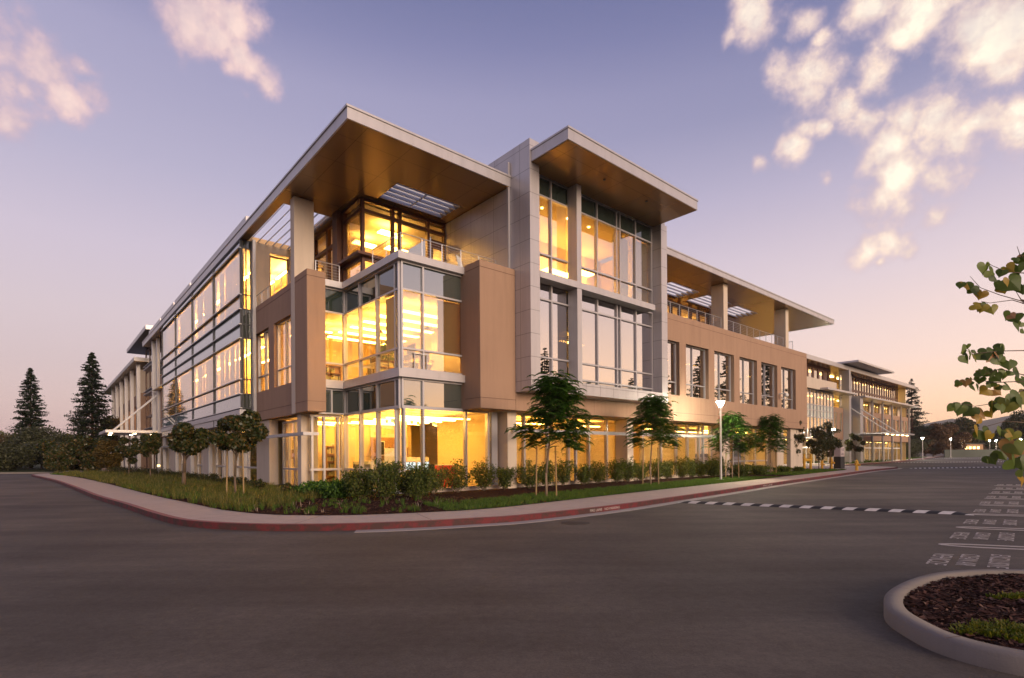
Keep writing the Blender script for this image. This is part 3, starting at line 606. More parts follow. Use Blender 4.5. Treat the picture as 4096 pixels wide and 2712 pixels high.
# ---------------------------------------------------------------- ground
def asphalt(g, p, out, oc):
    n1 = g.n('ShaderNodeTexNoise', i_Vector=oc, i_Scale=.22, i_Detail=5.0, i_Roughness=.6)
    n2_ = g.n('ShaderNodeTexNoise', i_Vector=oc, i_Scale=42.0, i_Detail=4.0, i_Roughness=.75)
    mp = g.n('ShaderNodeMapping', i_Vector=oc); mp.inputs['Rotation'].default_value = (0, 0, .85); mp.inputs['Scale'].default_value = (.12, 1.6, 1)
    n3_ = g.n('ShaderNodeTexNoise', i_Vector=mp.outputs[0], i_Scale=.8, i_Detail=4.0)
    v = g.m('ADD', g.m('MULTIPLY', n1.outputs[0], .9), g.m('ADD', g.m('MULTIPLY', n3_.outputs[0], .5), g.m('MULTIPLY', n2_.outputs[0], .45)))
    c = g.ramp(g.m('MULTIPLY_ADD', v, 2.1, -1.45), [(0, (.055,.043,.035)), (.5, (.098,.079,.064)), (1, (.16,.129,.105))])
    ns_ = g.n('ShaderNodeTexNoise', i_Vector=oc, i_Scale=.75, i_Detail=5.0, i_Roughness=.65)
    st_ = g.n('ShaderNodeMapRange', i_0=ns_.outputs[0], i_1=.60, i_2=.74).outputs[0]
    c = g.mix(g.m('MULTIPLY', st_, .35), c, (.04,.033,.028))
    nm_ = g.n('ShaderNodeTexNoise', i_Vector=oc, i_Scale=9.0, i_Detail=5.0, i_Roughness=.8)
    c = g.mix(1.0, c, g.m('MULTIPLY_ADD', nm_.outputs[0], 1.1, .45), 'MULTIPLY')
    # sealed cracks
    vo = g.n('ShaderNodeTexVoronoi', feature='DISTANCE_TO_EDGE', i_Scale=.11)
    g.t.links.new(g.vm('ADD', oc, g.vm('MULTIPLY', n1.outputs['Color'], (2.5,2.5,0)).outputs[0]).outputs[0], vo.inputs['Vector'])
    cr = g.m('LESS_THAN', vo.outputs[0], .0016)
    g.t.links.new(g.mix(g.m('MULTIPLY', cr, .12), c, (.03,.026,.024)), p.inputs['Base Color'])
    b = g.n('ShaderNodeBump', i_Strength=.8, i_Distance=.01, i_Height=n2_.outputs[0]); g.t.links.new(b.outputs[0], p.inputs['Normal'])
material('asphalt', (.07,.06,.055), .82, 0, .3, fn=asphalt)
def mulch_fn(g, p, out, oc):
    n1 = g.n('ShaderNodeTexVoronoi', i_Vector=oc, i_Scale=22.0)
    c = g.ramp(g.n('ShaderNodeSeparateColor', i_0=n1.outputs['Color']).outputs[0], [(0,(.012,.005,.003)),(.5,(.035,.013,.008)),(1,(.08,.032,.02))])
    g.t.links.new(c, p.inputs['Base Color'])
    b = g.n('ShaderNodeBump', i_Strength=.9, i_Distance=.03, i_Height=n1.outputs['Distance']); g.t.links.new(b.outputs[0], p.inputs['Normal'])
material('mulch', (.05,.02,.015), .95, 0, .1, fn=mulch_fn)
def kerb_red_fn(g, p, out, oc):
    n1 = g.n('ShaderNodeTexNoise', i_Vector=oc, i_Scale=2.6, i_Detail=6.0, i_Roughness=.7)
    f = g.n('ShaderNodeMapRange', i_0=n1.outputs[0], i_1=.42, i_2=.56).outputs[0]
    g.t.links.new(g.mix(g.m('MULTIPLY', f, .85), (.14,.022,.026), (.045,.03,.026)), p.inputs['Base Color'])
material('kerb_red', (.38,.05,.05), .7, 0, .3, fn=kerb_red_fn)
material('kerb_red_top', (.27,.10,.09), .8, noise=.12, nscale=3)
material('kerb_grey', (.20,.172,.15), .85, noise=.15, nscale=1.5, bump=.2)
material('gutter', (.36,.31,.28), .85, noise=.1, nscale=2)
material('lawn', (.045,.085,.015), .9, 0, .1, noise=.4, nscale=3)
material('terrain', (.05,.06,.025), .95, 0, .1, noise=.4, nscale=.05)
def stripes(g, p, out, oc):
    sx = g.n('ShaderNodeSeparateXYZ', i_0=oc)
    v = g.m('FRACT', g.m('DIVIDE', g.m('ADD', sx.outputs[0], g.m('MULTIPLY_ADD', sx.outputs[1], -.9, 100.0)), .56))
    nz = g.n('ShaderNodeTexNoise', i_Vector=oc, i_Scale=9.0, i_Detail=4.0)
    f = g.m('GREATER_THAN', v, .5)
    g.t.links.new(g.mix(f, (.02,.018,.018), g.mix(nz.outputs[0], (.42,.38,.36), (.7,.66,.62))), p.inputs['Base Color'])
material('hump_stripes', (.5,.5,.5), .7, fn=stripes)
material('paint', (.42,.37,.34), .8, noise=.3, nscale=14)
def flat(name, poly, z, mat, kind='structure', z0=None):
    bm = bmesh.new()
    if z0 is None:
        f = bm.faces.new([bm.verts.new((x, y, z)) for x, y in poly]); bmesh.ops.triangulate(bm, faces=[f])
    else:
        b = [bm.verts.new((x, y, z0)) for x, y in poly]; t = [bm.verts.new((x, y, z)) for x, y in poly]
        n = len(poly); f = bm.faces.new(t)
        for i in range(n): bm.faces.new((b[i], b[(i+1) % n], t[(i+1) % n], t[i]))
        bmesh.ops.triangulate(bm, faces=[f])
    bmesh.ops.recalc_face_normals(bm, faces=bm.faces)
    if z0 is None:
        for f in bm.faces:
            if f.normal.z < 0: f.normal_flip()
    me = bpy.data.meshes.new(name); bm.to_mesh(me); bm.free(); me.materials.append(M[mat])
    o = bpy.data.objects.new(name, me); COL.objects.link(o); return tag(o, kind=kind)
def smooth_line(P, n=4):
    out = []
    for i in range(len(P)-1):
        p0 = P[max(i-1, 0)]; p1 = P[i]; p2 = P[i+1]; p3 = P[min(i+2, len(P)-1)]
        for k in range(n):
            t = k/n
            out.append(tuple(.5*((2*p1[j])+(-p0[j]+p2[j])*t+(2*p0[j]-5*p1[j]+4*p2[j]-p3[j])*t*t+(-p0[j]+3*p1[j]-3*p2[j]+p3[j])*t**3) for j in (0,1)))
    return out+[P[-1]]
def offset(P, d):
    out = []
    for i in range(len(P)):
        a = Vector(P[max(i-1,0)]); b = Vector(P[min(i+1,len(P)-1)]); n = (b-a); n = Vector((-n.y, n.x)).normalized()
        out.append((P[i][0]+n.x*d, P[i][1]+n.y*d))
    return out
flat('ground', [(-2800,-2800),(2800,-2800),(2800,2800),(-2800,2800)], -.06, 'terrain')
flat('road', [(-400,-300),(500,-300),(500,700),(150,700),(-46.5,61.5),(-400,61.5)], 0.0, 'asphalt')
K = smooth_line([(-47.5,56),(-46.6,53.2),(-45.0,50.6),(-43.2,48.7),(-32.3,38.05),(-22.75,28.13),(-17.26,22.32),(-13.18,18.28),(-10.17,15.21),(-8.5,13.62),(-7.5,12.95),(-6.3,12.47),(-5,12.25),(-3.57,12.33),(-2.2,12.66),(-.93,13.2),(.18,13.75),(2.2,15.44),(3.94,17.18),(6.2,19.7),(9.17,23.0),(14.94,29.47),(21.33,36.4),(31.66,47.59),(38.2,54.0),(39.9,55.9),(40.3,57.6),(39.6,60),(38.9,63),(39.6,66),(42.5,68.8),(60,85.5),(90,119),(160,200)])
flat('pavement', K+[(130,250),(0,240),(-90,130),(-60,75)], .15, 'concrete', z0=-.02)
def sweep(name, P, d0, d1, z0, z1, mat, mat_top=None, kind='structure'):
    A = offset(P, d0); B = offset(P, d1); mb = MB(); n = len(P)
    vs = []
    for a, b in zip(A, B): vs += [(a[0],a[1],z0),(a[0],a[1],z1),(b[0],b[1],z1),(b[0],b[1],z0)]
    fs = []; top = []
    for i in range(n-1):
        k = 4*i
        fs += [(k,k+1,k+5,k+4),(k+3,k+7,k+6,k+2)]; top += [(k+1,k+2,k+6,k+5)]
    fs += [(0,3,2,1),(4*n-4,4*n-3,4*n-2,4*n-1)]
    mb.add(vs, fs); m0 = len(mb.v)
    mb.f += top; mb.mi += [1 if mat_top else 0]*len(top)
    o = mb.build(name, [mat, mat_top] if mat_top else mat); return tag(o, kind=kind)
KR = K[12:-12]
sweep('kerb', K, -.02, .14, -.02, .157, 'kerb_red', 'kerb_red_top')
GU = [p for p in K if p[0] > -3.7 and p[1] < 56.5]
sweep('gutter', GU, -.42, -.022, .001, .008, 'gutter')
INN = smooth_line([(-46.5,55.5),(-44.6,52.6),(-42.3,50.2),(-33,41.28),(-23.45,31.39),(-14.75,22.08),(-10.81,18.1),(-8.9,16.15),(-7.76,15.2),(-6.8,14.55),(-5.76,14.17),(-4.22,14.08),(-2.2,14.7),(-.5,15.7),(1.82,18.2),(5.01,21.75),(9.44,26.4),(15.47,32.8),(23.15,41.0),(29.5,47.7)])
back = [(27.5,49.8), G(47.5,18.9)[:2], G(15,20.5)[:2], G(9.6,26)[:2], G(9.6,64)[:2]]
flat('planting_bed', INN+back, .158, 'mulch')
# lawn strips
LN = [p for p in INN if p[0] > -2.0 and p[1] > 14.5 and p[1] < 34.5]
LI = offset(LN, 2.35)
flat('lawn', LN+[(17.0,34.2)]+LI[::-1], .166, 'lawn')
LN2 = [p for p in INN if p[1] > 34.9 and p[0] > 0]
flat('lawn', LN2+offset(LN2, 3.2)[::-1], .166, 'lawn')
flat('lawn', [(44.6,72.4),(60,87.3),(90,121.2),(120,156),(112,162),(84,130),(54,96),(40,80)], .166, 'lawn')
LL = [(-43.5,50.8),(-38,46.4),(-32.5,41.6),(-34,45.5),(-40,50.5),(-43,53)]
flat('lawn', LL, .166, 'lawn')
flat('pavement_joint', [(x+.012*0, y) for x, y in [(-.93,14.2)]] + [(-.9,14.22),(-.38,15.6),(-.41,15.62)], .153, 'joint') if False else None
mbj = MB()
for p in list(zip(K, K[1:]))[10:-30:6]: pass
acc = 0; last = None
for i in range(8, len(K)-30):
    a = Vector(K[i]); b = Vector(K[i+1]); 
    if last is None or (a-last).length > 2.9:
        last = a; n = (b-a).normalized(); nn = Vector((-n.y, n.x)); c0 = a+nn*.15; c1 = a+nn*1.75
        mbj.add([(c0.x-n.x*.008,c0.y-n.y*.008,.153),(c0.x+n.x*.008,c0.y+n.y*.008,.153),(c1.x+n.x*.008,c1.y+n.y*.008,.153),(c1.x-n.x*.008,c1.y-n.y*.008,.153)],[(0,1,2,3)])
tag(mbj.build('pavement_joints', 'joint'), kind='structure')
# far bank on the left and a ridge on the horizon
flat('grass_bank', [(-400,62),(-58,62),(-49.5,60),(-52,68),(-60,80),(-90,130),(-400,400)], .12, 'terrain', z0=-.03)
flat('kerb', [(-300,61.55),(-48.6,59.2),(-48.6,59.5),(-300,61.9)], .16, 'kerb_grey', z0=-.02)
def hills(name, pts, col):
    material(name+'_mat', col, .95, noise=.2, nscale=.004)
    mb = MB(); vs = []; n = len(pts)
    for (x, y, h) in pts:
        d = Vector((x, y)).normalized()
        for k, (rr_, hh) in enumerate(((0, -5), (60, .45), (160, .85), (300, 1.0), (520, .8))):
            vs.append((x+d.x*rr_, y+d.y*rr_, h*hh if k else -5))
    fs = [(5*i+k, 5*i+k+1, 5*(i+1)+k+1, 5*(i+1)+k) for i in range(n-1) for k in range(4)]
    mb.add(vs, fs); tag(mb.build(name, name+'_mat', smooth=True), kind='structure')
rh = random.Random(3); pts = []
for i in range(60):
    az = radians(20+i*1.6); R_ = 2150; h = 100+22*sin(i*.55)+14*sin(i*1.7+1)+rh.uniform(-5,5); pts.append((sin(az)*R_, cos(az)*R_, h))
hills('hills', pts, (.10,.11,.07))
# ---------------------------------------------------------------- speed humps
def hump(p, q, wd, h, label):
    p = Vector(p); q = Vector(q); L_ = (q-p).length; ang = math.atan2(q.y-p.y, q.x-p.x)
    vs = []; n = 24; m_ = 10
    for i in range(n+1):
        x = L_*i/n; e = min(1, min(x, L_-x)/.35)
        for j in range(m_+1):
            y = (j/m_-.5)*wd; vs.append((x, y, .006+h*e*cos(pi*(j/m_-.5))))
    fs = [(i*(m_+1)+j, (i+1)*(m_+1)+j, (i+1)*(m_+1)+j+1, i*(m_+1)+j+1) for i in range(n) for j in range(m_)]
    o = MB(); o.add(vs, fs); o = o.build('speed_hump', 'hump_stripes', smooth=True, loc=(p.x, p.y, 0), rz=ang)
    return tag(o, label, 'speed hump', 'striped speed humps across the road')
hump((5.75,18.72), (12.35,14.45), .34, .07, 'nearest black and white striped speed hump, crossing the road from the red kerb')
hump((40.5,54.9), (56,58.0), .45, .07, 'striped speed hump starting at the tip of the long red kerb')
hump((59,84.5), (84,88.5), .5, .07, 'striped speed hump further up the road, second from the far wall')
hump((104,134.0), (126,134), .6, .08, 'farthest striped speed hump, just below the dark wall')
mb = MB(); mb.lathe((1.55,13.35,.004), [(.36,0),(.36,.006),(.32,.006)], 24); o = mb.build('manhole_cover', 'asphalt'); tag(o, 'round manhole cover flush in the asphalt near the red kerb', 'manhole cover')
o.data.materials.clear(); o.data.materials.append(material('iron', (.045,.035,.035), .6, .3))
# ---------------------------------------------------------------- lettering
def text(name, s, loc, rot, sx, sy, mat, ext=0.001):
    cu = bpy.data.curves.new(name, 'FONT'); cu.body = s; cu.extrude = ext; cu.align_x = 'LEFT'
    o = bpy.data.objects.new(name, cu); me = bpy.data.meshes.new_from_object(o); bpy.data.objects.remove(o)
    xs = [v_.co.x for v_ in me.vertices]; ys = [v_.co.y for v_ in me.vertices]; x0, x1, y0, y1 = min(xs), max(xs), min(ys), max(ys)
    for v_ in me.vertices: v_.co.x = (v_.co.x-x0)/(x1-x0)*sx; v_.co.y = (v_.co.y-y0)/(y1-y0)*sy
    o = bpy.data.objects.new(name, me); COL.objects.link(o); me.materials.append(M[mat]); o.location = loc; o.rotation_euler = rot
    return o
td = Vector((-.83,-.87)).normalized(); ta = math.atan2(td.y, td.x)      # reading direction of the stall stencils
rows_ = [((7.10,9.07), 1.20), ((9.39,11.45), 1.17), ((11.42,13.57), 1.12), ((13.72,15.98), 1.12), ((15.98,18.38), 1.12), ((18.18,20.64), 1.1), ((20.42,22.95), 1.1), ((22.7,25.3), 1.1), ((25.1,27.9), 1.1)]
perp = Vector((-td.y, td.x))
if perp.x < 0: perp = -perp
offs = (((0,0), .25, 'VEHICLE'), ((.37,-.10), .23, 'CLEAN AIR'), ((.80,-.16), .24, 'EXCLUSIVE'))
n_st = 0
for k, ((x, y), L_) in enumerate(rows_):
    root = empty('road_stencil', (x, y, .004), 0, ['parking stencil nearest the island kerb', 'parking stencil between the two nearest painted hairpin lines', 'third parking stencil from the island kerb','fourth parking stencil from the island kerb','fifth parking stencil from the island kerb','sixth parking stencil from the island kerb','seventh parking stencil from the island kerb','second farthest parking stencil, almost under the leaves','farthest parking stencil, partly hidden by leaves'][k]+', white words on asphalt', 'road marking', 'parking bay stencils')
    for d, hh, s in offs:
        # glyph up axis points away from the building row order: words stack along perp
        LL_ = L_*(1.0 if s != 'EXCLUSIVE' else 1.12)
        o = text('word', s, (d[0], d[1], 0), (0, 0, ta), LL_, hh, 'paint', .0008); o.parent = root
def hairpin(tip, dr, L_, wd, label):
    d = Vector(dr).normalized(); n = Vector((-d.y, d.x)); P = [Vector(tip)+d*L_+n*wd]
    for i in range(13):
        a = pi/2+pi*i/12; P.append(Vector(tip)+d*(.55+.55*cos(a))+n*(wd*sin(a)))
    P.append(Vector(tip)+d*L_-n*wd)
    o = sweep('bay_line', [tuple(p) for p in P], -.05, .05, .002, .006, 'paint', kind=None); return tag(o, label, 'road marking', 'painted hairpin bay lines')
hd = Vector((1.15,-.45))
for k, tip in enumerate([(7.85,9.88),(10.0,12.1),(12.45,14.6),(14.85,17.1),(17.1,19.5),(19.3,21.8),(21.5,24.1),(23.9,26.7)]):
    hairpin(tip, hd, 5.0, .16, ['white hairpin line between the two nearest stencils', 'white hairpin line beyond the second stencil','white hairpin line in front of the end of the near speed hump','fourth hairpin line from the island','fifth hairpin line from the island','sixth hairpin line from the island','seventh hairpin line from the island','farthest hairpin line, by the leaves'][k]+' on the asphalt')
# kerb lettering, on the face of the red kerb
def kerb_text(a, b, s, label):
    a = Vector(a); b = Vector(b); ang = math.atan2(b.y-a.y, b.x-a.x); nrm = Vector((sin(ang), -cos(ang)))
    p = a+nrm*.03
    o = text('kerb_lettering', s, (p.x, p.y, .045), (radians(90), 0, ang), (b-a).length, .075, 'paint', .0015)
    tag(o, label, 'lettering', 'stencilled kerb lettering')
def on_k(x):
    for p, q in zip(K, K[1:]):
        if p[0] <= x <= q[0] and p[1] < 56: f = (x-p[0])/(q[0]-p[0]); return (x, p[1]+f*(q[1]-p[1]))
kerb_text(on_k(2.20), on_k(3.25), 'FIRE LANE   NO PARKING', 'faded white stencilled words on the red kerb left of the near speed hump')
kerb_text(on_k(12.3), on_k(13.3), 'FIRE LANE', 'small faded white words on the red kerb right of the lamp post')
# ---------------------------------------------------------------- the planted traffic island, front right
IO = smooth_line([(12,4.6),(9,6.7),(7.4,7.08),(6.67,7.08),(6.31,7.12),(5.82,7.06),(5.27,6.86),(4.66,6.46),(4.19,6.04),(3.88,5.65),(3.69,5.31),(3.60,4.94),(3.57,4.6),(3.66,4.3),(3.9,4.02),(4.4,3.7),(5.2,3.3),(7,2.4),(10,.9)], 5)
IOi = offset(IO, .165)
if (Vector(IOi[40])-Vector((5.5,5.2))).length > (Vector(IO[40])-Vector((5.5,5.2))).length: IOi = offset(IO, -.165)
bm = bmesh.new(); nI = len(IO); rings = []
for P_, z in ((IO, -.01), (IO, .13), (offset(IO, .03) if IOi[40] == offset(IO,.165)[40] else offset(IO,-.03), .155), (IOi, .155), (IOi, .02)):
    rings.append([bm.verts.new((x, y, z)) for x, y in P_])
for a, b in zip(rings, rings[1:]):
    for i in range(nI-1): bm.faces.new((a[i], a[i+1], b[i+1], b[i]))
for f in bm.faces: f.smooth = True
bmesh.ops.recalc_face_normals(bm, faces=bm.faces)
me = bpy.data.meshes.new('island_kerb'); bm.to_mesh(me); bm.free(); me.materials.append(M['kerb_grey'])
o = bpy.data.objects.new('island_kerb', me); COL.objects.link(o); tag(o, kind='structure')
mbk = MB()
for kk in (38, 62, 20):
    a_ = Vector(IO[kk]); b_ = Vector(IOi[kk]); n_ = (Vector(IO[kk+1])-a_).normalized()*.004
    a_ = a_-(b_-a_)*.03
    mbk.add([(a_.x-n_.x,a_.y-n_.y,.1575),(a_.x+n_.x,a_.y+n_.y,.1575),(b_.x+n_.x,b_.y+n_.y,.1575),(b_.x-n_.x,b_.y-n_.y,.1575)],[(0,1,2,3)])
tag(mbk.build('island_kerb_joints', 'joint'), kind='structure')
flat('island_bed', IOi+[(12,2)], .10, 'mulch')
# wood chips, small loose pieces
def chips(name, n, inside, mats, z, sz=(.012,.045)):
    V_ = np.zeros((n*4,3), np.float32); k = 0
    while k < n:
        x, y = inside()
        if x is None: continue
        a = RNG.uniform(0, 2*pi); l = RNG.uniform(*sz); b = l*RNG.uniform(.15,.4); tz = RNG.uniform(-.35,.35); c, s_ = cos(a), sin(a); zz = z+RNG.uniform(.004,.03)
        for i, (p, q) in enumerate(((-l,-b),(l,-b),(l,b),(-l,b))): V_[k*4+i] = (x+p*c-q*s_, y+p*s_+q*c, zz+p*tz+q*.4)
        k += 1
    return quads_obj(name, V_, mats)
def quads_obj(name, V_, mat, parent=None, loc=None):
    n = len(V_)//4; me = bpy.data.meshes.new(name); me.vertices.add(len(V_)); me.vertices.foreach_set('co', np.asarray(V_, np.float32).ravel())
    me.loops.add(n*4); me.loops.foreach_set('vertex_index', np.arange(n*4, dtype=np.int32))
    me.polygons.add(n); me.polygons.foreach_set('loop_start', np.arange(0, n*4, 4, dtype=np.int32)); me.polygons.foreach_set('loop_total', np.full(n, 4, np.int32))
    me.update(calc_edges=True); me.materials.append(M[mat]); o = bpy.data.objects.new(name, me); COL.objects.link(o)
    if parent: o.parent = parent
    if loc: o.location = loc
    return o
def island_fn(g, p, out, oc):
    geo = g.n('ShaderNodeNewGeometry')
    g.t.links.new(g.ramp(geo.outputs['Random Per Island'], [(0,(.015,.006,.004)),(.5,(.055,.022,.015)),(.85,(.11,.050,.034)),(1,(.22,.13,.09))]), p.inputs['Base Color'])
material('chips', (.1,.04,.03), .9, 0, .2, fn=island_fn)
def pip(poly, x, y):
    c = False; j = len(poly)-1
    for i in range(len(poly)):
        if (poly[i][1] > y) != (poly[j][1] > y) and x < (poly[j][0]-poly[i][0])*(y-poly[i][1])/(poly[j][1]-poly[i][1])+poly[i][0]: c = not c
        j = i
    return c
IP = IOi+[(12,2)]
def in_island():
    x, y = RNG.uniform(3.6, 7.5), RNG.uniform(3.2, 7.1)
    return (x, y) if pip(IP, x, y) else (None, None)
tag(chips('wood_chips', 9000, in_island, 'chips', .10), kind='stuff')
BEDP = INN+back
def in_bed():
    x, y = RNG.uniform(-12, 2), RNG.uniform(14, 20)
    return (x, y) if pip(BEDP, x, y) else (None, None)
tag(chips('wood_chips', 5000, in_bed, 'chips', .16, (.015,.05)), kind='stuff')
# ---------------------------------------------------------------- vegetation
def leafmat(name, stops, trans=.35, rough=.55):
    m = bpy.data.materials.new(name); m.use_nodes = True; m.node_tree.nodes.clear(); g = NG(m.node_tree)
    geo = g.n('ShaderNodeNewGeometry'); c = g.ramp(geo.outputs['Random Per Island'], stops)
    p = g.n('ShaderNodeBsdfPrincipled', i_Roughness=rough); g.t.links.new(c, p.inputs['Base Color']); p.inputs['Specular IOR Level'].default_value = .35
    t = g.n('ShaderNodeBsdfTranslucent'); g.t.links.new(g.mix(1.0, c, (1.3,1.4,.7), 'MULTIPLY'), t.inputs[0])
    mx = g.n('ShaderNodeMixShader', i_0=trans, i_1=p.outputs[0], i_2=t.outputs[0]); g.n('ShaderNodeOutputMaterial', i_0=mx.outputs[0]); MATS[name] = m
leafmat('leaf_dark', [(0,(.014,.028,.008)),(.5,(.04,.055,.014)),(.8,(.085,.07,.022)),(1,(.16,.09,.03))], .3, .35)
leafmat('leaf_feather', [(0,(.022,.06,.010)),(.6,(.065,.15,.025)),(1,(.14,.25,.04))], .42)
leafmat('leaf_shrub', [(0,(.035,.055,.012)),(.6,(.09,.125,.024)),(1,(.19,.20,.045))], .45)
leafmat('leaf_conifer', [(0,(.008,.018,.010)),(.6,(.02,.035,.018)),(1,(.045,.06,.025))], .15)
leafmat('leaf_brown', [(0,(.045,.032,.014)),(.6,(.10,.068,.026)),(1,(.17,.105,.042))], .3)
leafmat('leaf_rust', [(0,(.05,.028,.014)),(.6,(.12,.062,.028)),(1,(.18,.09,.04))], .3)
leafmat('leaf_olive', [(0,(.03,.035,.016)),(.6,(.06,.065,.03)),(1,(.10,.10,.05))], .3)
leafmat('leaf_orange', [(0,(.05,.04,.008)),(.6,(.10,.07,.014)),(1,(.16,.09,.02))], .35)
leafmat('leaf_yellowgreen', [(0,(.05,.08,.01)),(.6,(.10,.12,.012)),(1,(.20,.16,.02))], .4)
leafmat('grass_green', [(0,(.04,.08,.010)),(.6,(.08,.15,.018)),(1,(.14,.19,.03))], .35)
leafmat('grass_dry', [(0,(.05,.07,.012)),(.5,(.11,.12,.024)),(.85,(.20,.17,.05)),(1,(.34,.26,.09))], .4)
leafmat('flower', [(0,(.30,.2,.16)),(1,(.5,.4,.33))], .2)
material('bark', (.13,.09,.06), .9, noise=.3, nscale=12, bump=.4, bscale=30)
material('bark_red', (.11,.05,.035), .9, noise=.3, nscale=8)
material('bark_pale', (.24,.17,.11), .85, noise=.2, nscale=12)
material('stake_wood', (.30,.20,.09), .8, noise=.15, nscale=8)
def unit(a): return a/np.maximum(np.linalg.norm(a, axis=1, keepdims=True), 1e-6)
def leaf_quads(c, d, n, L, W):
    # c centre, d long axis, n facing; each leaf a pointed quad
    s = unit(np.cross(d, n)); L = np.asarray(L).reshape(-1,1); W = np.asarray(W).reshape(-1,1)
    return np.stack([c-d*L*.5, c+s*W*.5-d*L*.05, c+d*L*.5, c-s*W*.5-d*L*.05], 1).reshape(-1,3)
def rdir(n): return unit(RNG.normal(size=(n,3)))
def limb_mesh(mb, pts, r0, r1, n=7):
    k = len(pts)-1
    for i in range(k): mb.tube(pts[i], pts[i+1], r0+(r1-r0)*i/k, n, r0+(r1-r0)*(i+1)/k, cap=(i in (0, k-1)))
def blob_points(n, lobes, shell=.55):
    # points spread through a few overlapping lobes, denser near each lobe's skin
    out = np.zeros((n,3)); w_ = np.array([l[3]**2 for l in lobes]); w_ = w_/w_.sum(); idx = RNG.choice(len(lobes), n, p=w_)
    d = rdir(n); r = RNG.uniform(shell**3, 1, n)**(1/3)
    L = np.array(lobes); out = L[idx,:3]+d*(r*L[idx,3])[:,None]*np.array([1,1,.85]); return out, d, idx
def broadleaf(loc, H, zb, Wd, leaf=.13, n=1500, mat='leaf_dark', bark='bark', label='', cat='tree', group=None, lobes_n=10, name='street_tree', cx=0, trunk_r=.05, seed=None, gaps=.0):
    root = empty(name, (loc[0], loc[1], .15 if len(loc) < 3 else loc[2]), 0, label, cat, group)
    lo = []; R_ = Wd/2; hc = H-zb
    for i in range(lobes_n):
        a = i*2.4+RNG.uniform(0, 1); f = (i+.5)/lobes_n; rr_ = R_*.62*math.sqrt(max(0, 1-(2*f-1)**2))*RNG.uniform(.6,1.6)
        lo.append((cx+cos(a)*rr_, sin(a)*rr_, zb+hc*(.16+.68*f)+RNG.uniform(-.12,.12)*hc, R_*RNG.uniform(.30,.48)))
    mb = MB(); top = Vector((cx*.6, 0, zb+hc*.35)); limb_mesh(mb, [(0,0,-.05),(RNG.normal()*.02,RNG.normal()*.02,zb*.5),tuple(top)], trunk_r, trunk_r*.6, 8)
    for l in lo:
        st = Vector((cx*.3, 0, zb*.8)).lerp(top, RNG.uniform(0, 1)); en = Vector(l[:3]); mid = st.lerp(en, .5)+Vector((0,0,.04*H))
        limb_mesh(mb, [tuple(st), tuple(mid), tuple(en)], trunk_r*.45, trunk_r*.12, 5)
    mb.build('trunk', bark, root, smooth=True)
    n = int(n*2.8); p, d, idx = blob_points(n, lo, .35)
    if gaps: 
        h = np.sin(p[:,0]*5.1/Wd*3+1.3)*np.sin(p[:,1]*4.7/Wd*3)*np.sin(p[:,2]*6.3/Wd*3); keep = h < 1-gaps*1.6; p, d = p[keep], d[keep]
    m_ = len(p); ax = unit(d*.5+rdir(m_)*.8+np.array([0,0,-.35])); nr = unit(d+rdir(m_)*.9)
    quads_obj('crown', leaf_quads(p, ax, nr, RNG.uniform(.8,1.4,m_)*leaf, RNG.uniform(.8,1.3,m_)*leaf*.62), mat, root)
    return root
def feather_tree(loc, H, zb, Wd, nf=330, label='', cx=0, trunk_r=.045, drop=.5, group='young feathery street trees'):
    root = empty('feathery_tree', (loc[0], loc[1], .15), 0, label, 'tree', group)
    mb = MB(); top = Vector((cx*.3, 0, zb+.1)); limb_mesh(mb, [(0,0,-.05),(RNG.normal()*.02,0,zb*.5),tuple(top)], trunk_r, trunk_r*.75, 8)
    R_ = Wd/2; hc = H-zb; tips = []
    for i in range(20):
        a = i*2.399+RNG.uniform(-.3,.3); f = (i+.3)/20
        rr_ = R_*(.88-.78*f)*RNG.uniform(.45,1.12); z = zb+hc*(.08+.84*f)
        en = Vector((cx+cos(a)*rr_, sin(a)*rr_, z)); st = top+Vector((cx*.5*f,0,hc*.5*f)); mid = st.lerp(en,.5)+Vector((0,0,.12))
        limb_mesh(mb, [tuple(st), tuple(mid), tuple(en)], trunk_r*.45, trunk_r*.12, 5); tips.append((en, st))
    limb_mesh(mb, [tuple(top), tuple(top+Vector((cx*.6,0,hc*.72)))], trunk_r*.7, trunk_r*.15, 6); tips.append((top+Vector((cx*.6,0,hc*.78)), top))
    mb.build('trunk', 'bark_pale', root, smooth=True)
    Q = []
    for k in range(int(nf*2.3)):
        en, st = tips[k % len(tips)]; c = np.array(en)+RNG.normal(size=3)*np.array([.16,.16,.13])*R_
        a = RNG.uniform(0, 2*pi); out = np.array([c[0]-cx, c[1], 0]); on = np.linalg.norm(out)+1e-3
        h = unit((np.array([cos(a), sin(a), 0])*.8+out/on*.7)[None])[0]; L = RNG.uniform(.34,.58)*(Wd/2.9)**.5
        N = 15; t = (np.arange(N)+.5)/N; up = RNG.uniform(.15,.75)
        sp = c+h*(t*L)[:,None]+np.array([0,0,1])*((up*t-(up*.6+drop)*t**2)*L)[:,None]
        side = np.cross(h, [0,0,1]); ll = .15*np.sin(pi*(t*.85+.12))*L/.45
        for sg in (-1, 1):
            ax = unit(side*sg+h*.45+np.array([0,0,-.35])+RNG.normal(size=(N,3))*.1); cc = sp+ax*(ll*.5)[:,None]
            Q.append(leaf_quads(cc, ax, np.tile([0.1,0.1,1.0],(N,1)), ll, np.full(N,.055*Wd/2.6)))
    quads_obj('crown', np.concatenate(Q), 'leaf_feather', root); return root
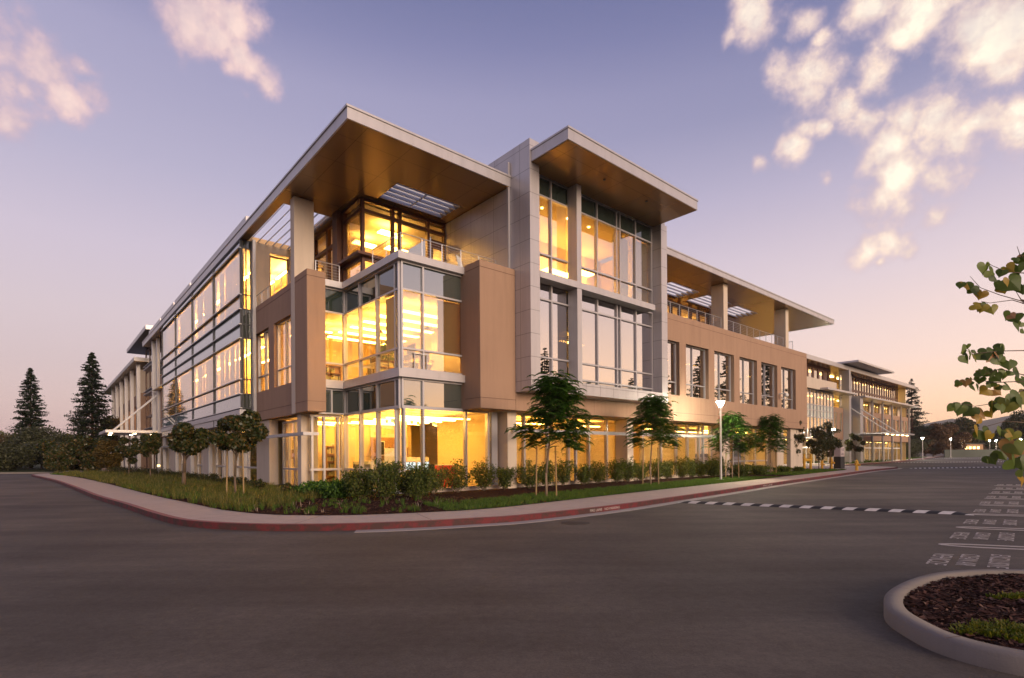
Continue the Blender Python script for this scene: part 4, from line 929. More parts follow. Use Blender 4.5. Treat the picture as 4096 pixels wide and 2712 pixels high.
def conifer(loc, H, Wd, n=60, mat='leaf_conifer', label='', z0=.12, name='conifer', group=None, sparse=1.0, cat='tree', low=.08):
    root = empty(name, (loc[0], loc[1], 0), 0, label, cat, group); mb = MB()
    limb_mesh(mb, [(0,0,-.1),(0,0,H*.5),(0,0,H*.98)], H*.016, H*.002, 8); Q = []
    levels = int(n); base_a = 0
    for i in range(levels):
        f = (i+.5)/levels; z = H*(low+(1-low)*f**.93); R_ = Wd/2*((1-f)**.75)*(.9+.2*RNG.uniform())+.12
        for b in range(int(6+2*(1-f))):
            a = base_a+b*2*pi/7+RNG.uniform(-.35,.35); l = R_*RNG.uniform(.55,1.1)
            if RNG.uniform() > .93*sparse: continue
            e = np.array([cos(a)*l, sin(a)*l, -l*.10+RNG.uniform(-.1,.25)*l]); mb.tube((0,0,z), (e[0],e[1],z+e[2]), .012*H*.25*(1-f)+.01, 4, .006, cap=False)
            k = int(20+50*l/ (Wd/2)); t = RNG.uniform(.18,1,k)**.8
            c = np.array([0,0,z])+e*t[:,None]+RNG.normal(size=(k,3))*np.array([.10,.10,.045])*l*.9
            ax = unit(np.array([cos(a),sin(a),-.25])+RNG.normal(size=(k,3))*.55); nr = unit(np.array([0,0,1.0])+RNG.normal(size=(k,3))*.45)
            Q.append(leaf_quads(c, ax, nr, RNG.uniform(.5,1.1,k)*H*.028, RNG.uniform(.5,1.0,k)*H*.013))
        base_a += .9
    mb.build('trunk', 'bark_red', root, smooth=True); quads_obj('crown', np.concatenate(Q), mat, root); return root
def shrub(loc, H, Wd, n=900, leaf=.06, mat='leaf_shrub', label='', group=None, upright=True, name='shrub', z=.16):
    root = empty(name, (loc[0], loc[1], z), 0, label, 'shrub', group); mb = MB(); P_ = []; D_ = []; n = int(n*3); leaf *= 1.15
    ns = 16
    for i in range(ns):
        a = i*2.4; s_ = RNG.uniform(.2,1)*Wd/2; h = H*RNG.uniform(.72,1.05)*(1-.25*s_/(Wd/2)); e = Vector((cos(a)*s_, sin(a)*s_, h)); m_ = e*.5+Vector((cos(a)*s_*.18, sin(a)*s_*.18, 0))
        limb_mesh(mb, [(cos(a)*.03,sin(a)*.03,-.02), tuple(m_), tuple(e)], .009, .003, 4)
        k = n//ns; t = RNG.uniform(.18,1,k); p = np.outer((1-t)**2, [0,0,0])+np.outer(2*t*(1-t), m_)*1.0+np.outer(t**2, e)
        p = p+RNG.normal(size=(k,3))*np.array([.10,.10,.05])*Wd*(1.1-.55*t)[:,None]; P_.append(p); D_.append(unit(rdir(k)+np.array([0,0,.6])))
    mb.build('stems', 'bark', root)
    p = np.concatenate(P_); d = np.concatenate(D_); p[:,2] = np.maximum(p[:,2], .03); k = len(p)
    quads_obj('foliage', leaf_quads(p, d, rdir(k), RNG.uniform(.6,1.3,k)*leaf, RNG.uniform(.7,1.3,k)*leaf*.5), mat, root); return root
def stakes(x, y, near, grp=None):
    for k, (dx, dy) in enumerate(((-.38,.05),(.36,-.1))):
        mb = MB(); mb.tube((0,0,-.05), (-dx*.1,0,1.85), .028, 8); o = mb.build('tree_stake', 'stake_wood', loc=(x+dx, y+dy, .15))
        tag(o, ('left' if k == 0 else 'right')+' pale wooden stake beside the '+near, 'stake', 'wooden tree stakes')
# left row of dark broadleaf trees
LT = 'dark broadleaf trees along the left bed'
broadleaf((-10.63,20.74), 3.35, 1.60, 1.85, .155, 2300, label='broadleaf tree with bronze leaves and stakes, nearest the building corner', group=LT, cx=.1)
stakes(-10.63, 20.74, 'bronze leaved tree nearest the corner')
broadleaf((-16.71,27.46), 3.35, 1.5, 2.05, .17, 2300, label='second dark broadleaf tree from the building corner, on a thick pale trunk', group=LT, cx=.15, trunk_r=.11)
broadleaf((-24.13,36.01), 3.3, 1.45, 1.8, .15, 1500, label='third dark broadleaf tree from the corner, leaning slightly right', group=LT)
broadleaf((-31.0,43.6), 3.2, 1.1, 1.9, .16, 1500, label='farthest dark broadleaf tree, beside the orange bushy tree', group=LT)
broadleaf((-39.5,52.6), 3.3, .3, 2.9, .15, 2600, 'leaf_orange', label='loose orange brown bushy tree by the end of the left pavement', group=None, name='bushy_tree')
# right row of feathery trees
feather_tree((1.25,19.7), 4.55, 1.75, 2.75, 420, 'largest feathery tree, in front of the tower bay, with drooping fronds', cx=.35)
stakes(1.25, 19.7, 'largest feathery tree')
feather_tree((6.77,26.36), 4.5, 1.85, 2.55, 380, 'feathery dark green tree left of the bright lamp post', cx=.2)
stakes(6.77, 26.36, 'feathery tree left of the lamp')
feather_tree((13.3,32.6), 4.0, 1.6, 2.6, 360, 'feathery tree lit bright green by the lamp post next to it')
stakes(13.3, 32.6, 'brightly lit feathery tree')
feather_tree((19.03,39.71), 4.4, 1.6, 2.8, 330, 'feathery tree near the right end of the tan building')
stakes(19.03, 39.71, 'feathery tree near the building end')
RT = 'small trees near the hydrants'
broadleaf((23.73,45.25), 4.6, .9, 1.5, .12, 1100, 'leaf_dark', lobes_n=18, label='narrow sparse tree with bare top twigs, at the end of the tan wall', group=RT)
broadleaf((28.13,49.49), 4.0, .9, 2.3, .13, 1500, 'leaf_dark', lobes_n=16, label='dark round tree left of the black sign box', group=RT)
broadleaf((30.2,51.2), 4.4, 1.2, 1.7, .14, 900, 'leaf_dark', label='thin dark tree right behind the black sign box', group=RT, lobes_n=18)
broadleaf((42.02,66.1), 4.1, 1.2, 2.0, .16, 1000, 'leaf_dark', label='small dark tree in front of the second building entrance', group=RT)
broadleaf((37.0,62.5), 3.9, .9, 1.8, .15, 1000, 'leaf_dark', label='small dark tree between the sign box and the second entrance', group=RT)
# hedge row of upright shrubs along the right glass
hs_ = 0
HG = 'row of upright shrubs below the lit ground floor glass'
for k in range(20):
    s = 10.4+k*1.28; t = 18.3+.12*((k*7)%5-2)*.6
    if k < 3: t -= .1
    x, y, _ = G(s, t); h = 1.22+.30*((k*5)%4)/3; wd = 1.1+.45*((k*3)%4)/3
    shrub((x, y), h, wd, 760, .075, 'leaf_shrub' if k not in (15, 17, 18) else 'leaf_yellowgreen', ['first','second','third','fourth','fifth','sixth','seventh','eighth','ninth','tenth','eleventh','twelfth','thirteenth','fourteenth','fifteenth','sixteenth','seventeenth','eighteenth','nineteenth','last'][k]+' upright shrub from the glass corner in the row below the lit glass', HG)
for k, (x, y, h, wd, m_) in enumerate([(-7.4,20.4,.6,1.5,'leaf_feather'),(-6.4,19.8,.7,1.5,'leaf_feather'),(-5.4,19.2,1.25,1.6,'leaf_shrub'),(-4.4,18.9,1.5,1.7,'leaf_shrub'),(-3.3,19.1,1.4,1.4,'leaf_shrub')]):
    shrub((x, y), h, wd, 1100, .085 if m_ == 'leaf_shrub' else .12, m_, ['low broad leaved plant left of the dense corner shrubs','low broad leaved plant touching the dense corner shrubs','dense dark shrub below the glass corner, left of three','dense dark shrub below the glass corner, middle of three','dense dark shrub below the glass corner, right of three'][k], 'planting at the glass corner')
for k, (x, y, h, wd) in enumerate([(15.5,36.6,.9,1.9),(17.6,38.6,.8,1.9),(20.8,41.6,.55,1.6),(22.6,42.6,.45,1.2),(13.2,35.6,1.2,1.6)]):
    shrub((x, y), h, wd, 900, .09, 'leaf_shrub', ['wide shrub behind the lamp and the bright tree','wide shrub right of the bright tree','low round shrub below the end of the tan wall','lowest small shrub near the yellow hydrants','tall shrub directly behind the lamp post'][k], 'shrubs by the right lawn')
for k, (x, y, h, wd) in enumerate([(-9.2,22.2,.45,.6),(-11.6,24.6,.5,.9),(-13.4,26.8,.5,1.1),(-15.2,29.0,.55,1.3),(-17.8,31.6,.6,1.5),(-20.5,34.5,.55,1.5),(-24.5,39.0,.6,1.8),(-28.5,43.0,.7,2.2),(-33.0,47.0,.8,2.4),(-36,49.2,.7,2.2)]):
    shrub((x, y), h, wd, 600, .09, 'leaf_dark', 'low dark shrub in the grass bed, '+['nearest the corner pier','second from the corner pier','third from the corner pier','behind the second broadleaf tree','just beyond the second broadleaf tree','between the second and third broadleaf trees','behind the third broadleaf tree','near the lit bollard','beside the farthest broadleaf tree','next to the orange bushy tree'][k], 'low dark shrubs in the left bed')
# grey olive shrubs by the second building
for k, (x, y, h, wd) in enumerate([(71.5,106.0,4.0,4.2),(79.5,112.0,3.7,3.6),(88.5,122.0,3.9,4.6),(97,132,4.6,5.0),(103,138,4.8,5.5)]):
    broadleaf((x,y), h, .2, wd, .22, 1700, 'leaf_olive', label='rounded grey green olive bush, '+['leftmost below the second building','left of the second tall lamp','just right of the second tall lamp','fourth of the row','farthest right, beside the brown trees'][k], cat='bush', group='round olive bushes below the second building', name='olive_bush')
# background trees, right
BG = [(132,183,16.5,11,'leaf_brown','tall loose brown tree just right of the redwood'),(139,178,11.2,11,'leaf_rust','rusty brown round tree right of the second building'),
      (147,181,10.4,9,'leaf_rust','lower rusty brown tree in front of the dark trees'),(163,196,14.3,12,'leaf_dark','dark broad tree left of the gap with the ridge'),(153,200,12,10,'leaf_brown','brown tree between the rusty and the dark broad tree'),
      (178,201,8.5,9,'leaf_dark','lowest dark tree in the gap, in front of the ridge'),(187,200,16,14,'leaf_dark','tall dark tree behind the hanging leaves'),(200,204,15,16,'leaf_dark','far right dark tree at the frame edge'),(172,190,6.5,10,'leaf_dark','low dark tree just behind the dark wall'),(121,172,7,9,'leaf_brown','low brown tree hidden behind the building end')]
for (x, y, h, wd, m_, lb) in BG: broadleaf((x, y), h, h*.1, wd, .62, 3000, m_, label=lb, group='trees beyond the road on the right', name='tree', trunk_r=.3, lobes_n=14)
conifer((129.8,175), 25.5, 12.5, 46, label='tall open redwood behind the right end of the second building', name='redwood', sparse=.8, low=.1)
# background trees, left
conifer((-75.8,85), 15.9, 6.3, 62, label='left of the two tall pointed conifers beyond the road', name='redwood', group='two tall conifers on the left')
conifer((-62.2,80), 17.3, 7.6, 62, label='right and taller of the two pointed conifers, nearer the building', name='redwood', group='two tall conifers on the left')
for (x, y, h, wd, m_, lb) in [(-68,78,5.6,9,'leaf_olive','scrubby olive tree between the two tall conifers'),(-80,84,4.6,10,'leaf_brown','brown scrub under the left conifer'),(-60,72,4.2,8,'leaf_olive','low olive tree under the right conifer'),
      (-88,84,5.2,9,'leaf_olive','olive bush at the left frame edge'),(-92,92,6.8,9,'leaf_yellowgreen','yellow green tree at the far left edge'),(-54,66,4.2,6,'leaf_dark','dark bush between the road end and the right conifer'),(-49,62,4.2,5,'leaf_dark','dark bush behind the end of the left pavement'),(-74,72,3.2,8,'leaf_olive','low olive hedge bush behind the road, left'),(-64,66.5,2.8,7,'leaf_olive','low olive hedge bush behind the road, middle'),(-48.2,57.2,2.4,2.6,'leaf_dark','small dark bush by the pavement corner'),(-64,88,9.5,6,'leaf_brown','thin bare brown tree right of the left conifer')]:
    broadleaf((x, y), h, h*.08, wd, .30, 3000, m_, label=lb, group='trees and bushes beyond the left road', name='tree', trunk_r=.14, lobes_n=12)
# trees across the road on the right, outside the frame, seen mirrored in the glass
for k, (x, y, h, wd) in enumerate([(64,20,19,7),(60,27,13,8),(66,34,14,9),(55,38,15,7),(58,44,16,7),(62,49,17,8),(68,56,19,8),(74,64,20,9),(70,10,12,8),(70,0,11,9)]):
    conifer((x, y), h, wd*1.15, 40, label='conifer across the road mirrored in the right windows, '+['tallest by the tower bay','first wide one','second wide one','nearest slim one','slim one mirrored in the second window','broad one mirrored in the third window','one mirrored in the fourth window','one mirrored in the last windows','low one to the south','lowest one to the south'][k], name='redwood', group='conifers across the road', sparse=.85)
for k, (x, y, h, wd, m_) in enumerate([(52,2,8,9,'leaf_olive'),(54,11,9,9,'leaf_olive'),(55,20,8.5,8,'leaf_olive'),(53,28,10,9,'leaf_olive')]):
    broadleaf((x, y), h, h*.12, wd, .30, 1100, m_, label='loose olive tree mirrored low in the tower bay glass, '+['southernmost','second from the south','third from the south','tallest'][k], group='loose trees across the road', name='tree', trunk_r=.15, lobes_n=14)
# ---------------------------------------------------------------- grasses
def tufts(name, n, inside, H, mat, z=.165, blades=16, spread=.09, wid=.008, cl=None):
    V_ = []
    for k in range(n):
        x, y = inside()
        if x is None: continue
        b = blades; a = RNG.uniform(0, 2*pi, b); r = RNG.uniform(0, spread, b); h = RNG.uniform(.5, 1.1, b)*H*RNG.uniform(.7,1.25)
        bx = x+np.cos(a)*r; by = y+np.sin(a)*r; lean = RNG.uniform(.1,.7,b); a2 = a+RNG.normal(size=b)*.6
        c = np.stack([bx, by, np.full(b, z)], 1); tip = c+np.stack([np.cos(a2)*lean*h, np.sin(a2)*lean*h, h], 1); sd_ = np.stack([-np.sin(a2), np.cos(a2), np.zeros(b)], 1)*wid
        mid = c*.45+tip*.55+np.stack([-np.cos(a2)*lean*h*.12, -np.sin(a2)*lean*h*.12, h*.06], 1)
        V_.append(np.stack([c-sd_, c+sd_, mid+sd_*.8, mid-sd_*.8], 1).reshape(-1,3)); V_.append(np.stack([mid-sd_*.8, mid+sd_*.8, tip+sd_*.15, tip-sd_*.15], 1).reshape(-1,3))
    return tag(quads_obj(name, np.concatenate(V_), mat), kind='stuff')
def picker(poly, x0, x1, y0, y1, f=None):
    def fn():
        for _ in range(60):
            x, y = RNG.uniform(x0, x1), RNG.uniform(y0, y1)
            if pip(poly, x, y) and (f is None or f(x, y)): return x, y
        return None, None
    return fn
LP = LN+[(17.0,34.2)]+LI[::-1]
def nz2(x, y, s=1.0): return sin(x*1.7*s+y*.9*s)*sin(y*1.3*s-x*.6*s)
tufts('lawn_grass', 2600, picker(LP, -3, 18, 14, 37), .10, 'grass_green', blades=14, spread=.12, wid=.006)
LP2 = LN2+offset(LN2, 3.2)[::-1]
tufts('lawn_grass', 1100, picker(LP2, 10, 32, 30, 52), .12, 'grass_green', blades=9, spread=.16, wid=.012)
tufts('lawn_grass', 900, picker([(44.6,72.4),(60,87.3),(90,121.2),(120,156),(112,162),(84,130),(54,96),(40,80)], 40, 120, 72, 160), .25, 'grass_green', blades=9, spread=.6, wid=.05)
tufts('lawn_grass', 300, picker(LL, -44, -32, 41, 53), .14, 'grass_green', blades=10, spread=.2, wid=.016)
def leftbed(x, y): return G(0,0)[0] == 0 and (x*U[0]+y*U[1]) < 8.4 and x < -7.0
tufts('ornamental_grass', 900, picker(BEDP, -22, -6.5, 14, 32, lambda x, y: leftbed(x, y) and nz2(x, y) > -.35), .30, 'grass_dry', blades=22, spread=.12, wid=.006)
tufts('ornamental_grass', 900, picker(BEDP, -44, -18, 26, 54, lambda x, y: leftbed(x, y)), .34, 'grass_dry', blades=16, spread=.22, wid=.012)
tufts('ornamental_grass', 380, picker(BEDP, -20, -5, 14, 30, lambda x, y: leftbed(x, y) and nz2(x+3, y) > -.1), .22, 'grass_green', blades=18, spread=.14, wid=.009)
tufts('ornamental_grass', 95, picker(BEDP, -8.5, -1.8, 14.2, 18.5, lambda x, y: nz2(x, y, 2) > -.5), .17, 'grass_green', blades=20, spread=.07, wid=.006)
tufts('ornamental_grass', 26, picker(BEDP, -9, -2, 14.2, 18.8), .16, 'flower', blades=3, spread=.1, wid=.007)
tufts('island_ground_cover', 70, lambda: ((lambda q: q if q[0] else (None, None))((RNG.normal(4.45,.22), RNG.normal(4.72,.07)))), .045, 'leaf_yellowgreen', z=.11, blades=50, spread=.09, wid=.011)
tufts('island_ground_cover', 12, lambda: (RNG.normal(5.5,.10), RNG.normal(5.85,.07)), .05, 'leaf_yellowgreen', z=.11, blades=40, spread=.08, wid=.011)
# ---------------------------------------------------------------- island tree with heart shaped leaves reaching into the picture
leafmat('leaf_heart', [(0,(.07,.10,.025)),(.45,(.12,.17,.04)),(.66,(.17,.21,.05)),(.78,(.38,.27,.04)),(.93,(.42,.24,.04)),(1,(.40,.22,.14))], .45, .45)
HT = empty('heart_leaf_tree', (5.75,4.9,.1), 0, 'island tree with heart shaped green and yellow leaves hanging in at right', 'tree')
mb = MB(); T0 = Vector((0,0,0)); limb_mesh(mb, [(0,0,-.1),(.03,0,.9),(-.05,0,1.9),(0,0,3.6)], .06, .02, 10)
def wp(x, y, Y): # a point Y metres in front of the camera on the line through a photo pixel, as found when measuring the tree
    dx = (x-2048)/2158*Y; dz = (1819-y)/2158*Y; c, s_ = cos(-.007), sin(-.007)
    return Vector((dx*c-dz*s_-5.75, Y-4.9, 1.7+dx*s_+dz*c-.1))
TW = [ # twigs: pixels from the trunk side to the tip, with distance
 [(4500,1240,4.6),(4090,1205,4.3),(4000,1180,4.3),(3920,1150,4.3),(3880,1105,4.3)],
 [(4500,1250,4.5),(4090,1212,4.2),(4050,1200,4.2),(3960,1212,4.2),(3925,1205,4.2)],
 [(4500,1150,4.4),(4096,1092,4.1),(4030,1088,4.1),(3975,1065,4.1),(3945,1050,4.1)],
 [(4500,1260,4.7),(4085,1200,4.5),(4060,1160,4.5)],
 [(4500,1320,4.6),(4096,1257,4.3),(4050,1250,4.3)],
 [(4500,1440,4.4),(4096,1402,4.1),(4000,1404,4.1),(3900,1415,4.1),(3860,1400,4.1)],
 [(4500,1560,4.5),(4096,1500,4.2),(4000,1475,4.2),(3930,1500,4.2),(3915,1480,4.2)],
 [(4500,1560,4.6),(4096,1525,4.3),(3980,1530,4.3),(3880,1515,4.3),(3850,1520,4.3)],
 [(4500,1540,4.2),(4090,1560,4.0),(4000,1610,4.0),(3900,1625,4.0),(3820,1610,4.0)],
 [(4500,1640,4.1),(4096,1690,3.9),(4020,1685,3.9),(3930,1710,3.9)],
 [(4500,1700,4.3),(4080,1772,4.0),(4030,1790,4.0),(3980,1800,4.0)],
 [(4500,960,4.4),(4096,1030,4.2),(4080,1020,4.2),(4068,985,4.2)]]
for tw in TW:
    P_ = [wp(*p) for p in tw]; limb_mesh(mb, [tuple(Vector((0,0,max(.9,P_[0].z-.3))))]+[tuple(p) for p in P_[:2]], .012, .006, 6); limb_mesh(mb, [tuple(p) for p in P_[1:]], .004, .0016, 5)
mb.build('trunk', 'bark', HT, smooth=True)
LV = [(3940,1070,.09,4.1),(3965,1090,.08,4.1),(3978,1110,.07,4.1),(4005,1090,.06,4.1),(4033,1073,.075,4.1),(4072,1072,.08,4.1),(4090,1036,.08,4.2),(4068,1035,.05,4.2),
 (3868,1140,.085,4.3),(3890,1150,.09,4.3),(3905,1165,.08,4.3),(3925,1175,.08,4.3),(4000,1140,.07,4.2),(4012,1155,.07,4.2),(4050,1130,.13,4.1),(4092,1150,.09,4.1),
 (3905,1222,.07,4.2),(3930,1230,.07,4.2),(3946,1222,.06,4.2),(3968,1235,.075,4.2),(4038,1262,.07,4.3),(4062,1270,.08,4.3),(4075,1303,.08,4.3),(4094,1320,.06,4.3),
 (3860,1402,.07,4.1),(3863,1432,.08,4.1),(3885,1420,.075,4.1),(3904,1432,.07,4.1),(3932,1420,.09,4.1),(3948,1405,.08,4.1),(3962,1425,.09,4.1),(3985,1400,.09,4.1),(3990,1440,.08,4.1),(4010,1430,.07,4.1),(4036,1455,.085,4.1),(4015,1398,.07,4.1),
 (3920,1492,.06,4.2),(3943,1485,.06,4.2),(3970,1490,.07,4.2),(3985,1510,.07,4.2),(4020,1495,.08,4.2),(4070,1475,.08,4.2),(4078,1505,.08,4.2),
 (3834,1535,.05,4.3),(3862,1530,.06,4.3),(3880,1520,.05,4.3),(3895,1548,.06,4.3),(3915,1550,.06,4.3),(3918,1520,.06,4.3),(3942,1562,.08,4.3),(3962,1535,.06,4.3),(3985,1565,.075,4.3),(4002,1550,.06,4.3),(4030,1545,.07,4.3),(4092,1520,.07,4.3),
 (3820,1625,.06,4.0),(3843,1635,.09,4.0),(3880,1640,.10,4.0),(3920,1655,.085,4.0),(3962,1652,.07,4.0),(3985,1625,.08,4.0),(4005,1620,.09,4.0),(4030,1625,.10,3.9),(4060,1615,.12,3.9),(4075,1600,.12,3.9),(4050,1585,.08,4.0),(4088,1585,.10,4.0),
 (3912,1720,.09,3.9),(3938,1735,.10,3.9),(4005,1725,.09,3.9),(4028,1735,.09,3.9),(4052,1738,.08,3.9),(3966,1835,.08,4.0),(4010,1815,.09,4.0),(4060,1795,.14,3.9),(4055,1850,.12,3.9),(4085,1850,.10,3.9),(4090,1890,.08,3.9),(4095,1930,.07,3.9)]
hv = []; hf = []
LV += [(x+RNG.normal()*16, y+RNG.normal()*14, sz*RNG.uniform(.5,.8), Y+RNG.uniform(-.06,.06)) for (x, y, sz, Y) in LV[::2]]
for (x, y, sz, Y) in LV:
    c = wp(x, y, Y); yaw = RNG.uniform(-.9,.9); pit = RNG.uniform(-.5,.3); rol = RNG.uniform(-1.0,1.0)
    R3 = Matrix.Rotation(yaw, 3, 'Z') @ Matrix.Rotation(pit, 3, 'X') @ Matrix.Rotation(rol, 3, 'Y'); n0 = len(hv); prof = []
    for i in range(20):
        t = 2*pi*i/20; px = .5*sin(t)**3*1.12; pz = (13*cos(t)-5*cos(2*t)-2*cos(3*t)-cos(4*t))/30*1.0
        prof.append((px, .16*abs(px)*1.9+.22*pz*pz, pz))
    hv += [tuple(c+R3@Vector((0,0,.12))*sz*1.22)]+[tuple(c+R3@Vector(p)*sz*1.22) for p in prof]
    hf += [(n0, n0+1+i, n0+1+(i+1) % 20) for i in range(20)]
mb = MB(); mb.add(hv, hf); mb.build('leaves', 'leaf_heart', HT, smooth=False)
# ---------------------------------------------------------------- lamp posts, hydrants, signs
material('pole', (.50,.47,.46), .4, .4)
material('hydrant_yellow', (.62,.33,.02), .45); material('hydrant_red', (.35,.03,.02), .5)
material('sign_pink', (.55,.45,.42), .7)
def lamp_post(loc, label, lit='lamp'):
    r = empty('street_lamp', loc, 0, label, 'street lamp', 'lamp posts along the right pavement')
    MB().box(-.2,.2,-.2,.2,0,.06).build('base_plate', 'pole', r)
    m_ = MB(); m_.tube((0,0,.06),(0,0,4.1),.065,12,.05); m_.build('pole', 'pole', r, smooth=False)
    m_ = MB(); m_.tube((0,0,4.1),(0,0,4.2),.08,12); m_.lathe((0,0,4.5),[(.27,0),(.25,.03),(.10,.06),(.02,.075)],18)
    for i in range(3): a = i*2.094; m_.tube((cos(a)*.07,sin(a)*.07,4.18),(cos(a)*.24,sin(a)*.24,4.5),.012,6)
    h = m_.build('lamp_head', 'pole', r)
    MB().lathe((0,0,4.22),[(.05,0),(.14,.12),(.19,.27)],14).build('bulb', lit, h)
    return r
l1 = lamp_post((11.89,30.73,.15), 'lit lamp post standing in the right lawn beside the bright green tree')
for (x, y, lb) in [(40.5,68.0,'lit lamp post rising behind the black sign box'),(66,95.5,'lit lamp post left of the olive bushes, by the second building'),(86,113,'lit lamp post right of the olive bushes'),(122,150,'lit lamp post in front of the rusty brown trees'),(155,175,'left lamp post of the close pair above the dark wall'),(157.5,175.5,'right lamp post of the close pair above the dark wall'),(149,158,'lamp post partly hidden by the lowest hanging leaves'),(147,152,'lamp post at the right frame edge')]:
    c = copy_tree(l1); c.location = (x, y, .15); c['label'] = lb
    if x > 100: c.scale = (1.15,1.15,1.15)
def hydrant(loc, sc, label, col='hydrant_yellow'):
    r = empty('fire_hydrant', loc, .6, label, 'hydrant', 'yellow hydrants on the right pavement'); 
    m_ = MB(); m_.lathe((0,0,0),[(.14,0),(.14,.05),(.105,.07),(.10,.55),(.135,.57),(.135,.62),(.12,.63),(.11,.72),(.07,.80),(.02,.84)],14); m_.build('body', col, r, smooth=False)
    m_ = MB(); m_.tube((-.22,0,.48),(.22,0,.48),.055,10); m_.tube((0,-.2,.44),(0,0,.44),.07,10); m_.build('outlet', col, r)
    m_ = MB(); m_.tube((-.25,0,.48),(-.21,0,.48),.07,6); m_.tube((.21,0,.48),(.25,0,.48),.07,6); m_.tube((0,-.24,.44),(0,-.2,.44),.085,6); m_.tube((0,0,.83),(0,0,.90),.03,5); m_.build('cap', col, r)
    m_ = MB(); m_.lathe((0,0,-.02),[(.12,0),(.12,.08)],12); m_.build('foot', 'dark', r)
    r.scale = (sc, sc, sc); return r
hydrant((29.41,46.04,.15), 1.08, 'yellow fire hydrant standing alone near the kerb, with a black foot')
hydrant((28.9,50.3,.15), 1.0, 'small yellow hydrant with a red cap, left of the sign box', 'hydrant_yellow')
hydrant((31.0,52.4,.15), 1.25, 'tall yellow hydrant right beside the sign box')
BF = empty('backflow_valve', (25.9,47.3,.15), .5, 'bulky yellow pipe valve assembly left of the small hydrants', 'valve')
m_ = MB(); m_.tube((-.45,0,0),(-.45,0,1.0),.11,12); m_.tube((.45,0,0),(.45,0,1.0),.11,12); m_.tube((-.45,0,.9),(.45,0,.9),.12,12); m_.build('pipe', 'hydrant_yellow', BF)
for x in (-.45,.45): q = MB(); q.lathe((x,0,1.0),[(.2,0),(.2,.06),(.08,.09),(.07,.38),(.16,.40),(.16,.43)],12); q.build('valve_wheel', 'hydrant_yellow', BF)
SG = empty('sign_box', (31.9,52.6,.15), .75, 'black monument sign box with a pale pink panel of dark symbols near the lone hydrant', 'sign')
MB().box(-.62,.62,-.3,.3,0,1.15).build('base', 'dark', SG); MB().box(-.55,.62,-.28,.28,1.15,2.1).build('panel', 'sign_pink', SG)
m_ = MB()
for (x, z, w_, h_) in [(-.40,1.78,.16,.05),(-.40,1.84,.05,.14),(-.1,1.76,.18,.05),(.12,1.72,.05,.22),(.12,1.89,.22,.05),(.30,1.72,.05,.22),(.12,1.72,.2,.05),(-.36,1.3,.05,.2),(-.36,1.3,.2,.05),(-.02,1.28,.05,.22),(.12,1.28,.05,.22),(.0,1.38,.14,.05),(.3,1.28,.16,.05),(.34,1.36,.05,.14)]: m_.box(x, x+w_, -.286, -.281, z, z+h_)
m_.build('symbols', 'dark', SG)
mb = MB(); mb.tube((-.17,0,-.0),(.17,0,0),.12,14); 
bl = empty('alarm_bell', G(34.1, 18.0, 4.0), TH, 'small round red alarm bell on the tan wall above the ground floor', 'bell'); m_ = MB(); m_.tube((0,.05,0),(0,-.06,0),.17,18); m_.tube((0,-.06,0),(0,-.10,0),.12,18,.05); m_.build('gong', 'hydrant_red', bl); MB().box(-.08,.08,.0,.05,-.08,.08).build('bracket', 'dark', bl)
cm = empty('security_camera', G(43.3, 18.0, 6.3), TH, 'white dome security camera on the tan wall beside the last tall window', 'camera'); m_ = MB(); m_.tube((0,.05,0),(0,-.5,.0),.05,8); m_.build('arm','white',cm); m_ = MB(); m_.lathe((0,-.5,-.3),[(.03,0),(.15,.08),(.17,.18),(.12,.28)],14); m_.build('dome','white',cm)
# slim marker posts and bollards by the second building
for k, (x, y, h) in enumerate([(42.5,71.5,2.6),(48.5,78,2.6),(54,84,2.6),(74.5,104.5,2.9),(80.5,110.5,2.9)]):
    r = empty('post', (x,y,.15), 0, 'slim silver post, '+['first right of the sign box','second right of the sign box','third right of the sign box','right of the second building lamp','last before the kerb corner'][k], 'post', 'slim posts by the second building'); MB().tube((0,0,0),(0,0,h),.05,8).build('shaft','pole',r); MB().lathe((0,0,h),[(.06,0),(.06,.05),(.02,.08)],8).build('cap','pole',r)
for k, (x, y) in enumerate([(60,92),(64,96.5),(68.5,101),(73,105.5)]):
    o = MB().lathe((0,0,0),[(.10,0),(.10,1.0),(.07,1.06)],10).build('bollard','white',loc=(x,y,.15)); tag(o, 'short white bollard, '+['first','second','third','fourth'][k]+' from the left on the far lawn', 'bollard', 'white bollards on the far lawn')
bo = empty('light_bollard', (-28.3,43.2,.15), 0, 'short lit bollard beside the farthest broadleaf tree', 'bollard'); MB().tube((0,0,0),(0,0,.8),.10,12).build('shaft','grey_metal',bo); MB().tube((0,0,.8),(0,0,.95),.10,12).build('light','warm_low',bo); MB().tube((0,0,.95),(0,0,1.0),.13,12).build('cap','grey_metal',bo)
# dark wall closing the road, far right
mb = MB(); 
for (x0, y0, x1, y1) in [(129,161,150,166),(150.05,166,178,172),(178.1,172,215,176)]:
    d = Vector((x1-x0, y1-y0)).normalized(); n = Vector((-d.y, d.x))*.15
    mb.prism([(x0-n.x,y0-n.y),(x1-n.x,y1-n.y),(x1+n.x,y1+n.y),(x0+n.x,y0+n.y)], 0, 2.3)
material('wall_green', (.06,.065,.055), .9, noise=.2, nscale=.3); wl = mb.build('boundary_wall', 'wall_green'); tag(wl, 'long low dark green screen wall closing the far end of the road', 'wall')
